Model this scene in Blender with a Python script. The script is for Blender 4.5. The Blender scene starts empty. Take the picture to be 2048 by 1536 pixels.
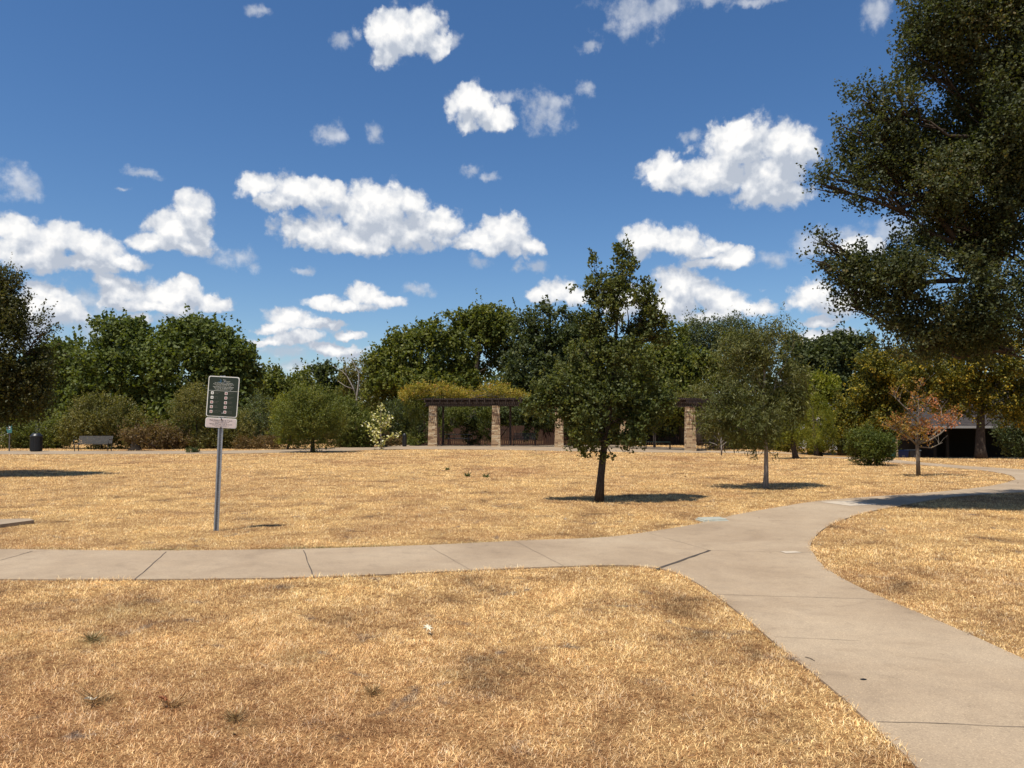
import bpy, bmesh, math, random
import numpy as np
from mathutils import Vector, Matrix
from mathutils.geometry import tessellate_polygon

random.seed(7)
rng = np.random.default_rng(7)
R = math.radians

# ------------------------------------------------------------------ camera, world, sun
scene = bpy.context.scene
FPX = 1547.0                      # focal length in photograph pixels (2048 wide)
EYE = 1.6
PITCH = math.atan(77 / FPX)
cd = bpy.data.cameras.new('camera')
cam = bpy.data.objects.new('camera', cd)
scene.collection.objects.link(cam)
cd.sensor_width = 36
cd.lens = 36 * FPX / 2048
cd.clip_end = 3000
cam.location = (0, 0, EYE)
cam.rotation_euler = (R(90) + PITCH, 0, 0)
scene.camera = cam
scene.view_settings.view_transform = 'Standard'
scene.view_settings.look = 'None'
scene.view_settings.exposure = 0.36
scene.view_settings.gamma = 1

SUNV = Vector((-0.27, -0.31, 1)).normalized()
sl = bpy.data.lights.new('sun', 'SUN')
sl.energy = 4.6
sl.angle = R(0.53)
sl.color = (1.0, 0.94, 0.83)
sun = bpy.data.objects.new('sun', sl)
sun.rotation_euler = SUNV.to_track_quat('Z', 'Y').to_euler()
scene.collection.objects.link(sun)

CT, ST = math.cos(PITCH), math.sin(PITCH)


def ray(px, py):
    a = (px - 1024) / FPX
    b = -(py - 768) / FPX
    return Vector((a, CT - b * ST, ST + b * CT))


def P(px, py, d):
    """point seen at pixel px,py of the photograph at distance d along +Y"""
    r = ray(px, py)
    return Vector((0, 0, EYE)) + r * (d / r.y)


def G(px, py, z=0.0):
    """point of the flat ground seen at pixel px,py"""
    r = ray(px, py)
    return Vector((0, 0, EYE)) + r * ((z - EYE) / r.z)


# sky: Nishita plus fair-weather cumulus laid out by direction (azimuth, elevation)
THICK = [
 (800,70,58,45),(838,62,42,44),(775,108,34,28),(872,88,38,24),(760,62,28,28),
 (945,212,52,34),(935,198,34,26),(992,237,46,26),(938,250,28,18),
 (1480,290,78,55),(1598,290,38,44),(1326,342,52,34),(1420,348,90,38),(1530,345,92,45),(1540,392,78,30),(1480,252,40,24),(1562,282,48,38),
 (518,375,50,26),(598,385,70,34),(560,408,60,16),(650,377,40,20),
 (740,415,90,50),(640,465,88,34),(780,470,130,36),(870,442,70,32),(720,488,92,22),(820,402,40,26),
 (1005,456,44,36),(985,482,78,26),(1060,488,34,18),(940,492,34,13),
 (385,425,38,36),(352,455,52,34),(310,488,46,20),(376,488,50,22),(402,450,32,34),
 (25,462,52,34),(110,482,80,36),(190,500,66,36),(60,512,74,32),(150,530,90,18),(250,525,46,15),
 (250,580,52,22),(340,590,80,26),(430,604,48,18),(218,562,28,14),(368,566,28,12),(300,610,90,12),
 (88,592,48,26),(128,622,46,28),(58,622,50,40),(285,640,26,16),
 (650,600,46,15),(730,590,48,20),(770,604,38,12),(700,613,60,10),
 (590,638,54,18),(640,650,60,11),(545,655,40,9),
 (1300,480,48,33),(1370,488,56,33),(1425,500,34,18),(1430,526,70,15),(1472,516,28,17),
 (1108,580,46,24),(1075,590,33,19),(1150,592,38,16),
 (1360,578,62,34),(1330,608,60,26),(1450,605,68,26),(1520,616,35,18),(1400,630,100,15),(1250,602,60,28),
 (585,676,75,12),(660,700,62,12),(530,682,34,9),(700,672,30,8),(1622,590,44,24),(1682,602,50,22),(1642,640,36,12),(1640,672,58,16),(1720,500,60,22),
]
THIN = [
 (678,80,24,13),(714,70,14,14),(905,84,20,14),(665,268,24,22),(742,268,22,20),(1380,272,22,11),(945,346,24,12),(977,356,22,9),
 (1090,230,46,36),(1103,203,34,18),(1018,192,34,12),(957,525,20,14),(1072,528,20,11),(1034,530,9,12),
 (480,518,42,22),(512,538,20,16),(45,365,48,32),(285,347,35,10),(238,368,20,6),(825,582,27,10),(607,537,20,7),
 (560,700,90,10),(690,716,50,8),(600,735,140,10),(620,660,80,12),(170,655,46,24),(150,600,120,26),
 (1558,518,50,16),(1622,490,60,28),(1700,480,60,28),(1790,470,80,30),(1260,26,72,36),(1230,54,40,25),(1335,10,60,20),(1190,92,26,11),
 (1420,8,60,11),(1510,5,60,9),(1750,25,42,26),(525,18,28,12),(1160,180,20,14),(330,635,120,14),(60,690,140,20),
]


def build_world():
    w = bpy.data.worlds.new("World")
    scene.world = w
    w.use_nodes = True
    nt = w.node_tree
    nt.nodes.clear()
    # --- group: cloud density at (azimuth, elevation)
    g = bpy.data.node_groups.new('cloud_density', 'ShaderNodeTree')
    g.interface.new_socket('vec', in_out='INPUT', socket_type='NodeSocketVector')
    g.interface.new_socket('thick', in_out='OUTPUT', socket_type='NodeSocketFloat')
    g.interface.new_socket('thin', in_out='OUTPUT', socket_type='NodeSocketFloat')
    N, L = g.nodes, g.links
    gi = N.new('NodeGroupInput')
    go = N.new('NodeGroupOutput')

    def vm(op, a, b, c=None):
        n = N.new('ShaderNodeVectorMath')
        n.operation = op
        for i, v in enumerate((a, b, c)):
            if v is None:
                continue
            if isinstance(v, tuple):
                n.inputs[i].default_value = v
            else:
                L.new(v, n.inputs[i])
        return n.outputs['Value'] if op == 'LENGTH' else n.outputs[0]

    def mt(op, a, b=0.0, c=0.0, clamp=False):
        n = N.new('ShaderNodeMath')
        n.operation = op
        n.use_clamp = clamp
        for i, v in enumerate((a, b, c)):
            if isinstance(v, (int, float)):
                n.inputs[i].default_value = v
            else:
                L.new(v, n.inputs[i])
        return n.outputs[0]

    def noise(vec, scale, detail, rough, color=False):
        n = N.new('ShaderNodeTexNoise')
        n.noise_dimensions = '2D'
        n.inputs['Scale'].default_value = scale
        n.inputs['Detail'].default_value = detail
        n.inputs['Roughness'].default_value = rough
        L.new(vec, n.inputs['Vector'])
        return n.outputs['Color' if color else 'Fac']

    v0 = gi.outputs[0]
    w1 = vm('MULTIPLY_ADD', noise(v0, 16, 2, .5, True), (.030, .022, 0), (-.015, -.011, 0))
    w2 = vm('MULTIPLY_ADD', noise(v0, 75, 3, .6, True), (.011, .010, 0), (-.0055, -.005, 0))
    p = vm('ADD', vm('ADD', v0, w1), w2)

    def fieldof(lst):
        acc = None
        for (x, y, rx, ry) in lst:
            r = ray(x, y).normalized()
            az = math.atan2(r.x, r.y)
            el = math.asin(r.z)
            k = math.hypot((x - 1024) / FPX, 1.0)
            ry = ry * (1.18 if y > 540 else 1.0)
            sx = FPX * k / rx
            sy = FPX * k / ry
            ln = vm('LENGTH', vm('MULTIPLY_ADD', p, (sx, sy, 0), (-az * sx, -el * sy, 0)), None)
            acc = ln if acc is None else mt('SMOOTH_MIN', acc, ln, 0.22)
        return mt('SUBTRACT', 1.27, acc)
    fb = mt('SUBTRACT', noise(v0, 28, 7, .62), 0.5)
    # billow: cauliflower bumps
    vo = N.new('ShaderNodeTexVoronoi')
    vo.voronoi_dimensions = '2D'
    vo.feature = 'SMOOTH_F1'
    vo.inputs['Scale'].default_value = 38
    vo.inputs['Detail'].default_value = 2.0
    vo.inputs['Roughness'].default_value = 0.55
    vo.inputs['Smoothness'].default_value = 0.35
    L.new(p, vo.inputs['Vector'])
    bil = mt('SUBTRACT', 0.42, vo.outputs['Distance'])
    tot = mt('ADD', mt('MULTIPLY', fb, 1.05), mt('MULTIPLY', bil, 0.42))
    L.new(mt('ADD', fieldof(THICK), tot), go.inputs[0])
    L.new(mt('ADD', fieldof(THIN), mt('MULTIPLY', fb, 3.0)), go.inputs[1])
    # --- world tree
    N, L = nt.nodes, nt.links
    tc = N.new('ShaderNodeTexCoord')
    sep = N.new('ShaderNodeSeparateXYZ')
    L.new(tc.outputs['Generated'], sep.inputs[0])
    az = mt('ARCTAN2', sep.outputs[0], sep.outputs[1])
    el = mt('ARCSINE', sep.outputs[2])
    cmb = N.new('ShaderNodeCombineXYZ')
    L.new(az, cmb.inputs[0])
    L.new(el, cmb.inputs[1])
    va = cmb.outputs[0]

    def grp(v):
        n = N.new('ShaderNodeGroup')
        n.node_tree = g
        L.new(v, n.inputs[0])
        return n.outputs[0], n.outputs[1]
    a0, a1 = grp(va)
    b0, b1 = grp(vm('ADD', va, (-0.007, 0.026, 0)))

    def sstep(v, lo, hi):
        n = N.new('ShaderNodeMapRange')
        n.interpolation_type = 'SMOOTHSTEP'
        n.inputs[1].default_value = lo
        n.inputs[2].default_value = hi
        L.new(v, n.inputs[0])
        return n.outputs[0]
    al0 = sstep(a0, -0.06, 0.42)
    al1 = mt('MULTIPLY', sstep(a1, 0.0, 1.25), 0.66)
    # scattered clouds in the rest of the sky, away from the view
    gen = sstep(mt('ADD', noise(tc.outputs['Generated'], 3.2, 8, .55), 0), .57, .66)
    gmask = mt('MULTIPLY', sstep(mt('ABSOLUTE', az), .80, 1.05), sstep(el, 0.05, 0.25))
    al2 = mt('MULTIPLY', gen, gmask)
    alpha = mt('MAXIMUM', mt('MAXIMUM', al0, al1), al2, clamp=True)
    # light: relief towards the sun, flat bases grey
    rel = mt('SUBTRACT', mt('MAXIMUM', a0, 0.0), mt('MAXIMUM', b0, 0.0))
    lit = mt('MULTIPLY_ADD', rel, 0.80, 0.27)

    def billow(v):
        vo = N.new('ShaderNodeTexVoronoi')
        vo.voronoi_dimensions = '2D'
        vo.feature = 'SMOOTH_F1'
        vo.inputs['Scale'].default_value = 34
        vo.inputs['Detail'].default_value = 2.5
        vo.inputs['Roughness'].default_value = 0.6
        vo.inputs['Smoothness'].default_value = 0.5
        L.new(vm('MULTIPLY_ADD', noise(v, 40, 3, .55, True), (.016, .016, 0), v), vo.inputs['Vector'])
        return mt('SUBTRACT', mt('MULTIPLY', noise(v, 26, 5, .52), 1.6), vo.outputs['Distance'])
    fine = mt('SUBTRACT', billow(va), billow(vm('ADD', va, (-0.003, 0.0065, 0))))
    lit = mt('ADD', lit, mt('MULTIPLY', fine, 0.42))
    lit = mt('ADD', lit, mt('MULTIPLY', mt('SUBTRACT', noise(va, 13, 5, .6), 0.5), 0.7), clamp=True)
    ramp = N.new('ShaderNodeValToRGB')
    cr = ramp.color_ramp
    cr.elements[0].position = 0.05
    cr.elements[0].color = (3.9, 4.3, 5.0, 1)
    cr.elements[1].position = 0.95
    cr.elements[1].color = (8.0, 7.9, 7.75, 1)
    e = cr.elements.new(0.5)
    e.color = (5.9, 6.1, 6.45, 1)
    L.new(lit, ramp.inputs[0])
    sky = N.new('ShaderNodeTexSky')
    sky.sky_type = 'NISHITA'
    sky.sun_disc = False
    sky.sun_elevation = math.asin(SUNV.z)
    sky.sun_rotation = math.atan2(SUNV.x, SUNV.y) % (2 * math.pi)
    sky.altitude = 200
    sky.air_density = 1.0
    sky.dust_density = 0.35
    sky.ozone_density = 4.0
    hs = N.new('ShaderNodeHueSaturation')
    hs.inputs['Saturation'].default_value = 1.19
    hs.inputs['Hue'].default_value = 0.503
    hs.inputs['Value'].default_value = 0.88
    L.new(sky.outputs[0], hs.inputs['Color'])
    mix = N.new('ShaderNodeMix')
    mix.data_type = 'RGBA'
    L.new(alpha, mix.inputs[0])
    L.new(hs.outputs[0], mix.inputs[6])
    L.new(ramp.outputs[0], mix.inputs[7])
    bg = N.new('ShaderNodeBackground')
    bg.inputs['Strength'].default_value = 0.1
    L.new(mix.outputs[2], bg.inputs['Color'])
    out = N.new('ShaderNodeOutputWorld')
    L.new(bg.outputs[0], out.inputs[0])


build_world()
scene.world.cycles.sampling_method = 'MANUAL'
scene.world.cycles.sample_map_resolution = 256


# ------------------------------------------------------------------ helpers
def tag(o, label=None, cat=None, group=None, kind=None):
    if label: o['label'] = label
    if cat: o['category'] = cat
    if group: o['group'] = group
    if kind: o['kind'] = kind
    return o


def empty(name, loc, label, cat, group=None, rz=0.0):
    o = bpy.data.objects.new(name, None)
    scene.collection.objects.link(o)
    o.location = loc
    o.rotation_euler = (0, 0, rz)
    o.empty_display_size = 0.2
    return tag(o, label, cat, group)


def link(name, me, mats, parent=None, world=False):
    if not isinstance(mats, (list, tuple)):
        mats = [mats]
    for m in mats:
        me.materials.append(m)
    o = bpy.data.objects.new(name, me)
    scene.collection.objects.link(o)
    if parent:
        o.parent = parent
        if world:                 # vertices given in world space, parent unrotated
            bpy_loc = parent.location
            o.location = (-bpy_loc[0], -bpy_loc[1], -bpy_loc[2])
    return o


class MB:
    """collects simple solids into one mesh"""
    def __init__(s):
        s.v, s.f, s.m = [], [], []

    def add(s, vs, fs, mi=0):
        b = len(s.v)
        s.v += [tuple(v) for v in vs]
        s.f += [tuple(b + i for i in f) for f in fs]
        s.m += [mi] * len(fs)

    def box(s, c, d, rz=0.0, mi=0, mat=None, bev=0.0):
        x, y, z = (k / 2 for k in d)
        if bev > 0:
            b = min(bev, x * .9, y * .9)
            ring = [(x - b, -y), (x, -y + b), (x, y - b), (x - b, y), (-x + b, y), (-x, y - b), (-x, -y + b), (-x + b, -y)]
            vs = [(a, q, -z) for a, q in ring] + [(a, q, z - b) for a, q in ring] + \
                 [(a * (x - b) / x, q * (y - b) / y, z) for a, q in ring]
            fs = [tuple(range(7, -1, -1)), tuple(range(16, 24))]
            for k in range(2):
                for i in range(8):
                    j = (i + 1) % 8
                    fs.append((k * 8 + i, k * 8 + j, k * 8 + 8 + j, k * 8 + 8 + i))
        else:
            vs = [(-x, -y, -z), (x, -y, -z), (x, y, -z), (-x, y, -z), (-x, -y, z), (x, -y, z), (x, y, z), (-x, y, z)]
            fs = [(3, 2, 1, 0), (4, 5, 6, 7), (0, 1, 5, 4), (1, 2, 6, 5), (2, 3, 7, 6), (3, 0, 4, 7)]
        M = Matrix.Translation(c) @ Matrix.Rotation(rz, 4, 'Z')
        if mat is not None:
            M = Matrix.Translation(c) @ mat
        s.add([M @ Vector(v) for v in vs], fs, mi)

    def bar(s, a, b, w, h, mi=0):
        a, b = Vector(a), Vector(b)
        d = b - a
        q = d.to_track_quat('X', 'Z').to_matrix().to_4x4()
        s.box((a + b) / 2, (d.length, w, h), mat=q, mi=mi)

    def tube(s, pts, rad, n=6, mi=0, cap=True):
        pts = [Vector(p) for p in pts]
        if not isinstance(rad, (list, tuple)):
            rad = [rad] * len(pts)
        vs, fs = [], []
        up = Vector((0, 0, 1))
        ref = None
        for i, p in enumerate(pts):
            t = (pts[min(i + 1, len(pts) - 1)] - pts[max(i - 1, 0)])
            if t.length < 1e-9:
                t = up.copy()
            t.normalize()
            if ref is None:
                ref = t.orthogonal().normalized()
            u = (ref - t * ref.dot(t))
            if u.length < 1e-6:
                u = t.orthogonal()
            u.normalize()
            ref = u
            w = t.cross(u)
            for k in range(n):
                a = 2 * math.pi * k / n
                vs.append(p + (u * math.cos(a) + w * math.sin(a)) * rad[i])
        for i in range(len(pts) - 1):
            for k in range(n):
                j = (k + 1) % n
                fs.append((i * n + k, i * n + j, (i + 1) * n + j, (i + 1) * n + k))
        if cap:
            fs.append(tuple(range(n - 1, -1, -1)))
            fs.append(tuple(range((len(pts) - 1) * n, len(pts) * n)))
        s.add(vs, fs, mi)

    def lathe(s, prof, n=20, c=(0, 0, 0), mi=0):
        vs, fs = [], []
        for r, z in prof:
            for k in range(n):
                a = 2 * math.pi * k / n
                vs.append((c[0] + r * math.cos(a), c[1] + r * math.sin(a), c[2] + z))
        for i in range(len(prof) - 1):
            for k in range(n):
                j = (k + 1) % n
                fs.append((i * n + k, i * n + j, (i + 1) * n + j, (i + 1) * n + k))
        fs.append(tuple(range(n - 1, -1, -1)))
        fs.append(tuple(range((len(prof) - 1) * n, len(prof) * n)))
        s.add(vs, fs, mi)

    def prism(s, outline, y0, y1, mi=0):
        """outline in x,z extruded along y"""
        n = len(outline)
        vs = [(x, y0, z) for x, z in outline] + [(x, y1, z) for x, z in outline]
        fs = [tuple(range(n)), tuple(range(2 * n - 1, n - 1, -1))]
        for i in range(n):
            j = (i + 1) % n
            fs.append((i, i + n, j + n, j))
        s.add(vs, fs, mi)

    def build(s, name, mats, parent=None, smooth=False, world=False):
        me = bpy.data.meshes.new(name)
        me.from_pydata(s.v, [], s.f)
        me.polygons.foreach_set('material_index', s.m)
        bm = bmesh.new()
        bm.from_mesh(me)
        bmesh.ops.recalc_face_normals(bm, faces=bm.faces)
        bm.to_mesh(me)
        bm.free()
        if smooth:
            me.polygons.foreach_set('use_smooth', [True] * len(me.polygons))
        me.update()
        return link(name, me, mats, parent, world)


def np_mesh(name, verts, faces, attrs=None):
    """verts (V,3), faces (F,k) arrays of equal-size polygons, or list of such arrays"""
    if not isinstance(faces, list):
        faces = [faces]
    me = bpy.data.meshes.new(name)
    me.vertices.add(len(verts))
    me.vertices.foreach_set('co', np.ascontiguousarray(verts, dtype=np.float32).ravel())
    idx = np.concatenate([f.ravel() for f in faces]).astype(np.int32)
    tot = np.concatenate([np.full(len(f), f.shape[1], dtype=np.int32) for f in faces])
    st = np.concatenate([[0], np.cumsum(tot)[:-1]]).astype(np.int32)
    me.loops.add(len(idx))
    me.loops.foreach_set('vertex_index', idx)
    me.polygons.add(len(tot))
    me.polygons.foreach_set('loop_start', st)
    me.polygons.foreach_set('loop_total', tot)
    me.update(calc_edges=True)
    for k, v in (attrs or {}).items():
        a = me.attributes.new(k, 'FLOAT', 'POINT')
        a.data.foreach_set('value', np.ascontiguousarray(v, dtype=np.float32))
    return me


def hashf(ix, iy, iz):
    h = (ix * 374761393 + iy * 668265263 + iz * 2147483647 + 974711) & 0xffffffff
    h = ((h ^ (h >> 13)) * 1274126177) & 0xffffffff
    h = h ^ (h >> 16)
    return (h & 0xffff) / 65535.0


def vnoise(p):
    """value noise, p (N,3)"""
    i = np.floor(p).astype(np.int64)
    f = p - i
    f = f * f * (3 - 2 * f)
    r = 0
    for dx in (0, 1):
        wx = f[:, 0] if dx else 1 - f[:, 0]
        for dy in (0, 1):
            wy = f[:, 1] if dy else 1 - f[:, 1]
            for dz in (0, 1):
                wz = f[:, 2] if dz else 1 - f[:, 2]
                r = r + wx * wy * wz * hashf(i[:, 0] + dx, i[:, 1] + dy, i[:, 2] + dz)
    return r


def sstep(a, b, x):
    t = np.clip((x - a) / (b - a), 0, 1)
    return t * t * (3 - 2 * t)


def H(x, y):
    """height of the ground: flat lawn, falling away behind the path on the right and behind the pergola"""
    x = np.asarray(x, float)
    y = np.asarray(y, float)
    a = -0.95 * sstep(14.5, 18.5, x + 0 * y) * sstep(35.2, 38.5, y)
    b = -0.45 * sstep(54.5, 59, y) * (1 - sstep(14.5, 18.5, x))
    return a + b


def Hf(x, y):
    return float(H(x, y))


# ------------------------------------------------------------------ materials
def newmat(name):
    m = bpy.data.materials.new(name)
    m.use_nodes = True
    nt = m.node_tree
    b = nt.nodes['Principled BSDF']
    return m, nt, b


def n_noise(nt, scale, detail=4, rough=.55, coord='Object', vec=None, dist=0.0):
    n = nt.nodes.new('ShaderNodeTexNoise')
    n.inputs['Scale'].default_value = scale
    n.inputs['Detail'].default_value = detail
    n.inputs['Roughness'].default_value = rough
    n.inputs['Distortion'].default_value = dist
    if vec is None:
        t = nt.nodes.new('ShaderNodeTexCoord')
        vec = t.outputs[coord]
    nt.links.new(vec, n.inputs['Vector'])
    return n.outputs['Fac']


def n_ramp(nt, fac, stops):
    r = nt.nodes.new('ShaderNodeValToRGB')
    e = r.color_ramp.elements
    e[0].position, e[0].color = stops[0][0], (*stops[0][1], 1)
    e[1].position, e[1].color = stops[-1][0], (*stops[-1][1], 1)
    for p, c in stops[1:-1]:
        k = e.new(p)
        k.color = (*c, 1)
    nt.links.new(fac, r.inputs[0])
    return r.outputs[0]


def n_mix(nt, fac, a, b, mode='MIX'):
    m = nt.nodes.new('ShaderNodeMix')
    m.data_type = 'RGBA'
    m.blend_type = mode
    for i, v in ((0, fac), (6, a), (7, b)):
        if isinstance(v, (int, float)):
            m.inputs[i].default_value = v
        elif isinstance(v, tuple):
            m.inputs[i].default_value = (*v, 1)
        else:
            nt.links.new(v, m.inputs[i])
    return m.outputs[2]


def n_bump(nt, b, h, strength, dist=0.02):
    k = nt.nodes.new('ShaderNodeBump')
    k.inputs['Strength'].default_value = strength
    k.inputs['Distance'].default_value = dist
    nt.links.new(h, k.inputs['Height'])
    nt.links.new(k.outputs[0], b.inputs['Normal'])


def plain(name, col, rough=.6, metal=0.0, var=.15, scale=12, bump=0.0):
    m, nt, b = newmat(name)
    f = n_noise(nt, scale, 5)
    lo = tuple(c * (1 - var) for c in col)
    hi = tuple(min(1, c * (1 + var)) for c in col)
    nt.links.new(n_ramp(nt, f, [(.3, lo), (.7, hi)]), b.inputs['Base Color'])
    b.inputs['Roughness'].default_value = rough
    b.inputs['Metallic'].default_value = metal
    if bump:
        n_bump(nt, b, n_noise(nt, scale * 6, 4), bump, .01)
    return m


def leafmat(name, stops, trans=.35, gloss=.45, spread=.9, bright=1.38):
    """leaf colour runs over stops by each leaf's own random value, shifted in soft drifts"""
    if not any(k in name for k in ('vine', 'cream', 'orange', 'weed', 'russet')):
        k_ = bright
        stops = [(p, (c[0] * k_ * 1.05, c[1] * k_, c[2] * k_ * .85)) for p, c in stops]
    m, nt, b = newmat(name)
    at = nt.nodes.new('ShaderNodeAttribute')
    at.attribute_name = 'rnd'
    dr = n_noise(nt, spread, 2)
    mm = nt.nodes.new('ShaderNodeMath')
    mm.operation = 'MULTIPLY_ADD'
    nt.links.new(dr, mm.inputs[0])
    mm.inputs[1].default_value = 0.9
    nt.links.new(at.outputs['Fac'], mm.inputs[2])
    m2 = nt.nodes.new('ShaderNodeMath')
    m2.operation = 'SUBTRACT'
    nt.links.new(mm.outputs[0], m2.inputs[0])
    m2.inputs[1].default_value = 0.45
    c = n_ramp(nt, m2.outputs[0], stops)
    nt.links.new(c, b.inputs['Base Color'])
    b.inputs['Roughness'].default_value = gloss + .12
    b.inputs['Specular IOR Level'].default_value = 0.25
    tr = nt.nodes.new('ShaderNodeBsdfTranslucent')
    br = n_mix(nt, 1.0, c, (1.5, 1.5, .6), 'MULTIPLY')
    nt.links.new(br, tr.inputs[0])
    ms = nt.nodes.new('ShaderNodeMixShader')
    ms.inputs[0].default_value = trans
    nt.links.new(b.outputs[0], ms.inputs[1])
    nt.links.new(tr.outputs[0], ms.inputs[2])
    nt.links.new(ms.outputs[0], nt.nodes['Material Output'].inputs[0])
    return m


def barkmat(name, a, bcol):
    m, nt, b = newmat(name)
    t = nt.nodes.new('ShaderNodeTexCoord')
    mp = nt.nodes.new('ShaderNodeMapping')
    mp.inputs['Scale'].default_value = (1, 1, .22)
    nt.links.new(t.outputs['Object'], mp.inputs[0])
    f = n_noise(nt, 38, 6, .65, vec=mp.outputs[0])
    nt.links.new(n_ramp(nt, f, [(.3, a), (.72, bcol)]), b.inputs['Base Color'])
    b.inputs['Roughness'].default_value = .9
    b.inputs['Specular IOR Level'].default_value = .2
    n_bump(nt, b, f, .7, .03)
    return m


M = {}
M['bark_dark'] = barkmat('dark_bark', (.022, .016, .011), (.10, .075, .055))
M['bark_grey'] = barkmat('grey_bark', (.07, .058, .045), (.27, .23, .185))
M['bark_pale'] = barkmat('pale_bark', (.16, .14, .12), (.42, .38, .34))
M['leaf_oak'] = leafmat('oak_leaves', [(0, (.026, .038, .011)), (.5, (.064, .082, .024)), (1, (.14, .145, .05))], bright=1.2)
M['leaf_left'] = leafmat('left_elm_leaves', [(0, (.024, .030, .010)), (.5, (.054, .062, .020)), (1, (.12, .105, .04))], bright=1.05)
M['leaf_big'] = leafmat('elm_leaves', [(0, (.022, .032, .012)), (.5, (.052, .066, .027)), (.85, (.092, .098, .046)), (1, (.16, .125, .06))], bright=1.05)
M['leaf_willow'] = leafmat('narrow_leaves', [(0, (.036, .044, .014)), (.55, (.078, .088, .032)), (1, (.16, .155, .07))])
M['leaf_gum'] = leafmat('broad_green_leaves', [(0, (.030, .046, .011)), (.5, (.064, .086, .022)), (1, (.125, .145, .048))])
M['leaf_mid'] = leafmat('mid_green_leaves', [(0, (.035, .050, .010)), (.5, (.080, .098, .022)), (1, (.155, .155, .045))])
M['leaf_dark'] = leafmat('dark_green_leaves', [(0, (.018, .028, .012)), (.5, (.045, .060, .024)), (1, (.095, .105, .045))])
M['leaf_greygreen'] = leafmat('grey_green_leaves', [(0, (.030, .042, .022)), (.5, (.062, .078, .040)), (1, (.12, .135, .075))])
M['leaf_yellow'] = leafmat('yellowing_leaves', [(0, (.030, .036, .008)), (.5, (.070, .076, .014)), (.72, (.17, .14, .020)), (.9, (.34, .25, .03)), (1, (.34, .19, .035))], spread=1.7)
M['leaf_lime'] = leafmat('lime_leaves', [(0, (.045, .060, .007)), (.5, (.110, .125, .014)), (1, (.22, .20, .03))])
M['leaf_olive'] = leafmat('olive_shrub_leaves', [(0, (.040, .045, .013)), (.5, (.092, .092, .028)), (1, (.19, .165, .065))])
M['leaf_vine'] = leafmat('yellow_vine_leaves', [(0, (.10, .095, .015)), (.4, (.25, .22, .03)), (.7, (.40, .30, .045)), (.88, (.46, .22, .06)), (1, (.28, .14, .06))], spread=2.4)
M['leaf_orange'] = leafmat('orange_leaves', [(0, (.13, .115, .02)), (.35, (.27, .165, .035)), (.7, (.36, .13, .05)), (1, (.48, .22, .13))])
M['leaf_red'] = leafmat('russet_leaves', [(0, (.050, .034, .014)), (.45, (.13, .085, .036)), (.75, (.20, .125, .05)), (1, (.10, .11, .03))])
M['leaf_cream'] = leafmat('cream_leaves', [(0, (.16, .17, .03)), (.4, (.38, .36, .09)), (.75, (.66, .62, .30)), (1, (.8, .78, .6))])
M['leaf_shrub'] = leafmat('glossy_shrub_leaves', [(0, (.022, .034, .006)), (.5, (.055, .074, .014)), (1, (.12, .13, .03))])
M['leaf_weed'] = leafmat('weed_leaves', [(0, (.05, .07, .03)), (1, (.13, .15, .07))])
M['black_metal'] = plain('black_coated_metal', (.012, .012, .013), .4, 0, .3)
M['grey_metal'] = plain('weathered_metal', (.13, .12, .11), .5, .5, .2)
M['galv'] = plain('galvanised_steel', (.34, .36, .38), .45, .7, .18, 30)
M['hole'] = plain('dark_holes', (.01, .01, .01), .9)
M['sign_green'] = plain('dark_green_sign', (.017, .026, .013), .35, 0, .15)
M['sign_white'] = plain('white_sign_paint', (.74, .73, .66), .4, 0, .05)
M['sign_plate'] = plain('pale_sign_plate', (.56, .47, .44), .4, 0, .06)
M['sign_text'] = plain('sign_lettering_pale', (.55, .55, .48), .5, 0, .05)
M['sign_dark'] = plain('sign_lettering_dark', (.05, .04, .045), .5, 0, .05)
M['sign_dim'] = plain('dim_lettering', (.13, .13, .10), .5, 0, .05)
M['sign_red'] = plain('sign_red', (.42, .05, .04), .5, 0, .05)
M['sign_blue'] = plain('sign_blue', (.03, .10, .17), .5, 0, .05)
M['teal'] = plain('teal_sign', (.045, .17, .16), .4, 0, .1)
M['wood_dark'] = plain('dark_stained_wood', (.055, .038, .030), .75, 0, .35, 9, .3)
M['wood_grey'] = plain('weathered_wood', (.15, .125, .10), .8, 0, .3, 9, .3)
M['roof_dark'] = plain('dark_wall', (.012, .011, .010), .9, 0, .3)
M['gutter'] = plain('grey_gutter', (.30, .29, .28), .5, 0, .1)
M['blue_bin'] = plain('blue_plastic', (.012, .045, .20), .45, 0, .1)
M['grey_bin'] = plain('grey_plastic', (.09, .10, .11), .45, 0, .1)
M['green_box'] = plain('green_painted_steel', (.02, .085, .065), .45, 0, .12)
M['green_bench'] = plain('green_coated_metal', (.02, .045, .03), .45, 0, .12)
M['tan_post'] = plain('tan_timber', (.34, .26, .15), .8, 0, .2)
M['white_wall'] = plain('white_siding', (.70, .72, .74), .7, 0, .06)
M['glass'] = plain('window_glass', (.05, .07, .09), .12, 0, .1)
M['cover'] = plain('plastic_cover', (.34, .34, .28), .7, 0, .12, 25)


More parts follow.
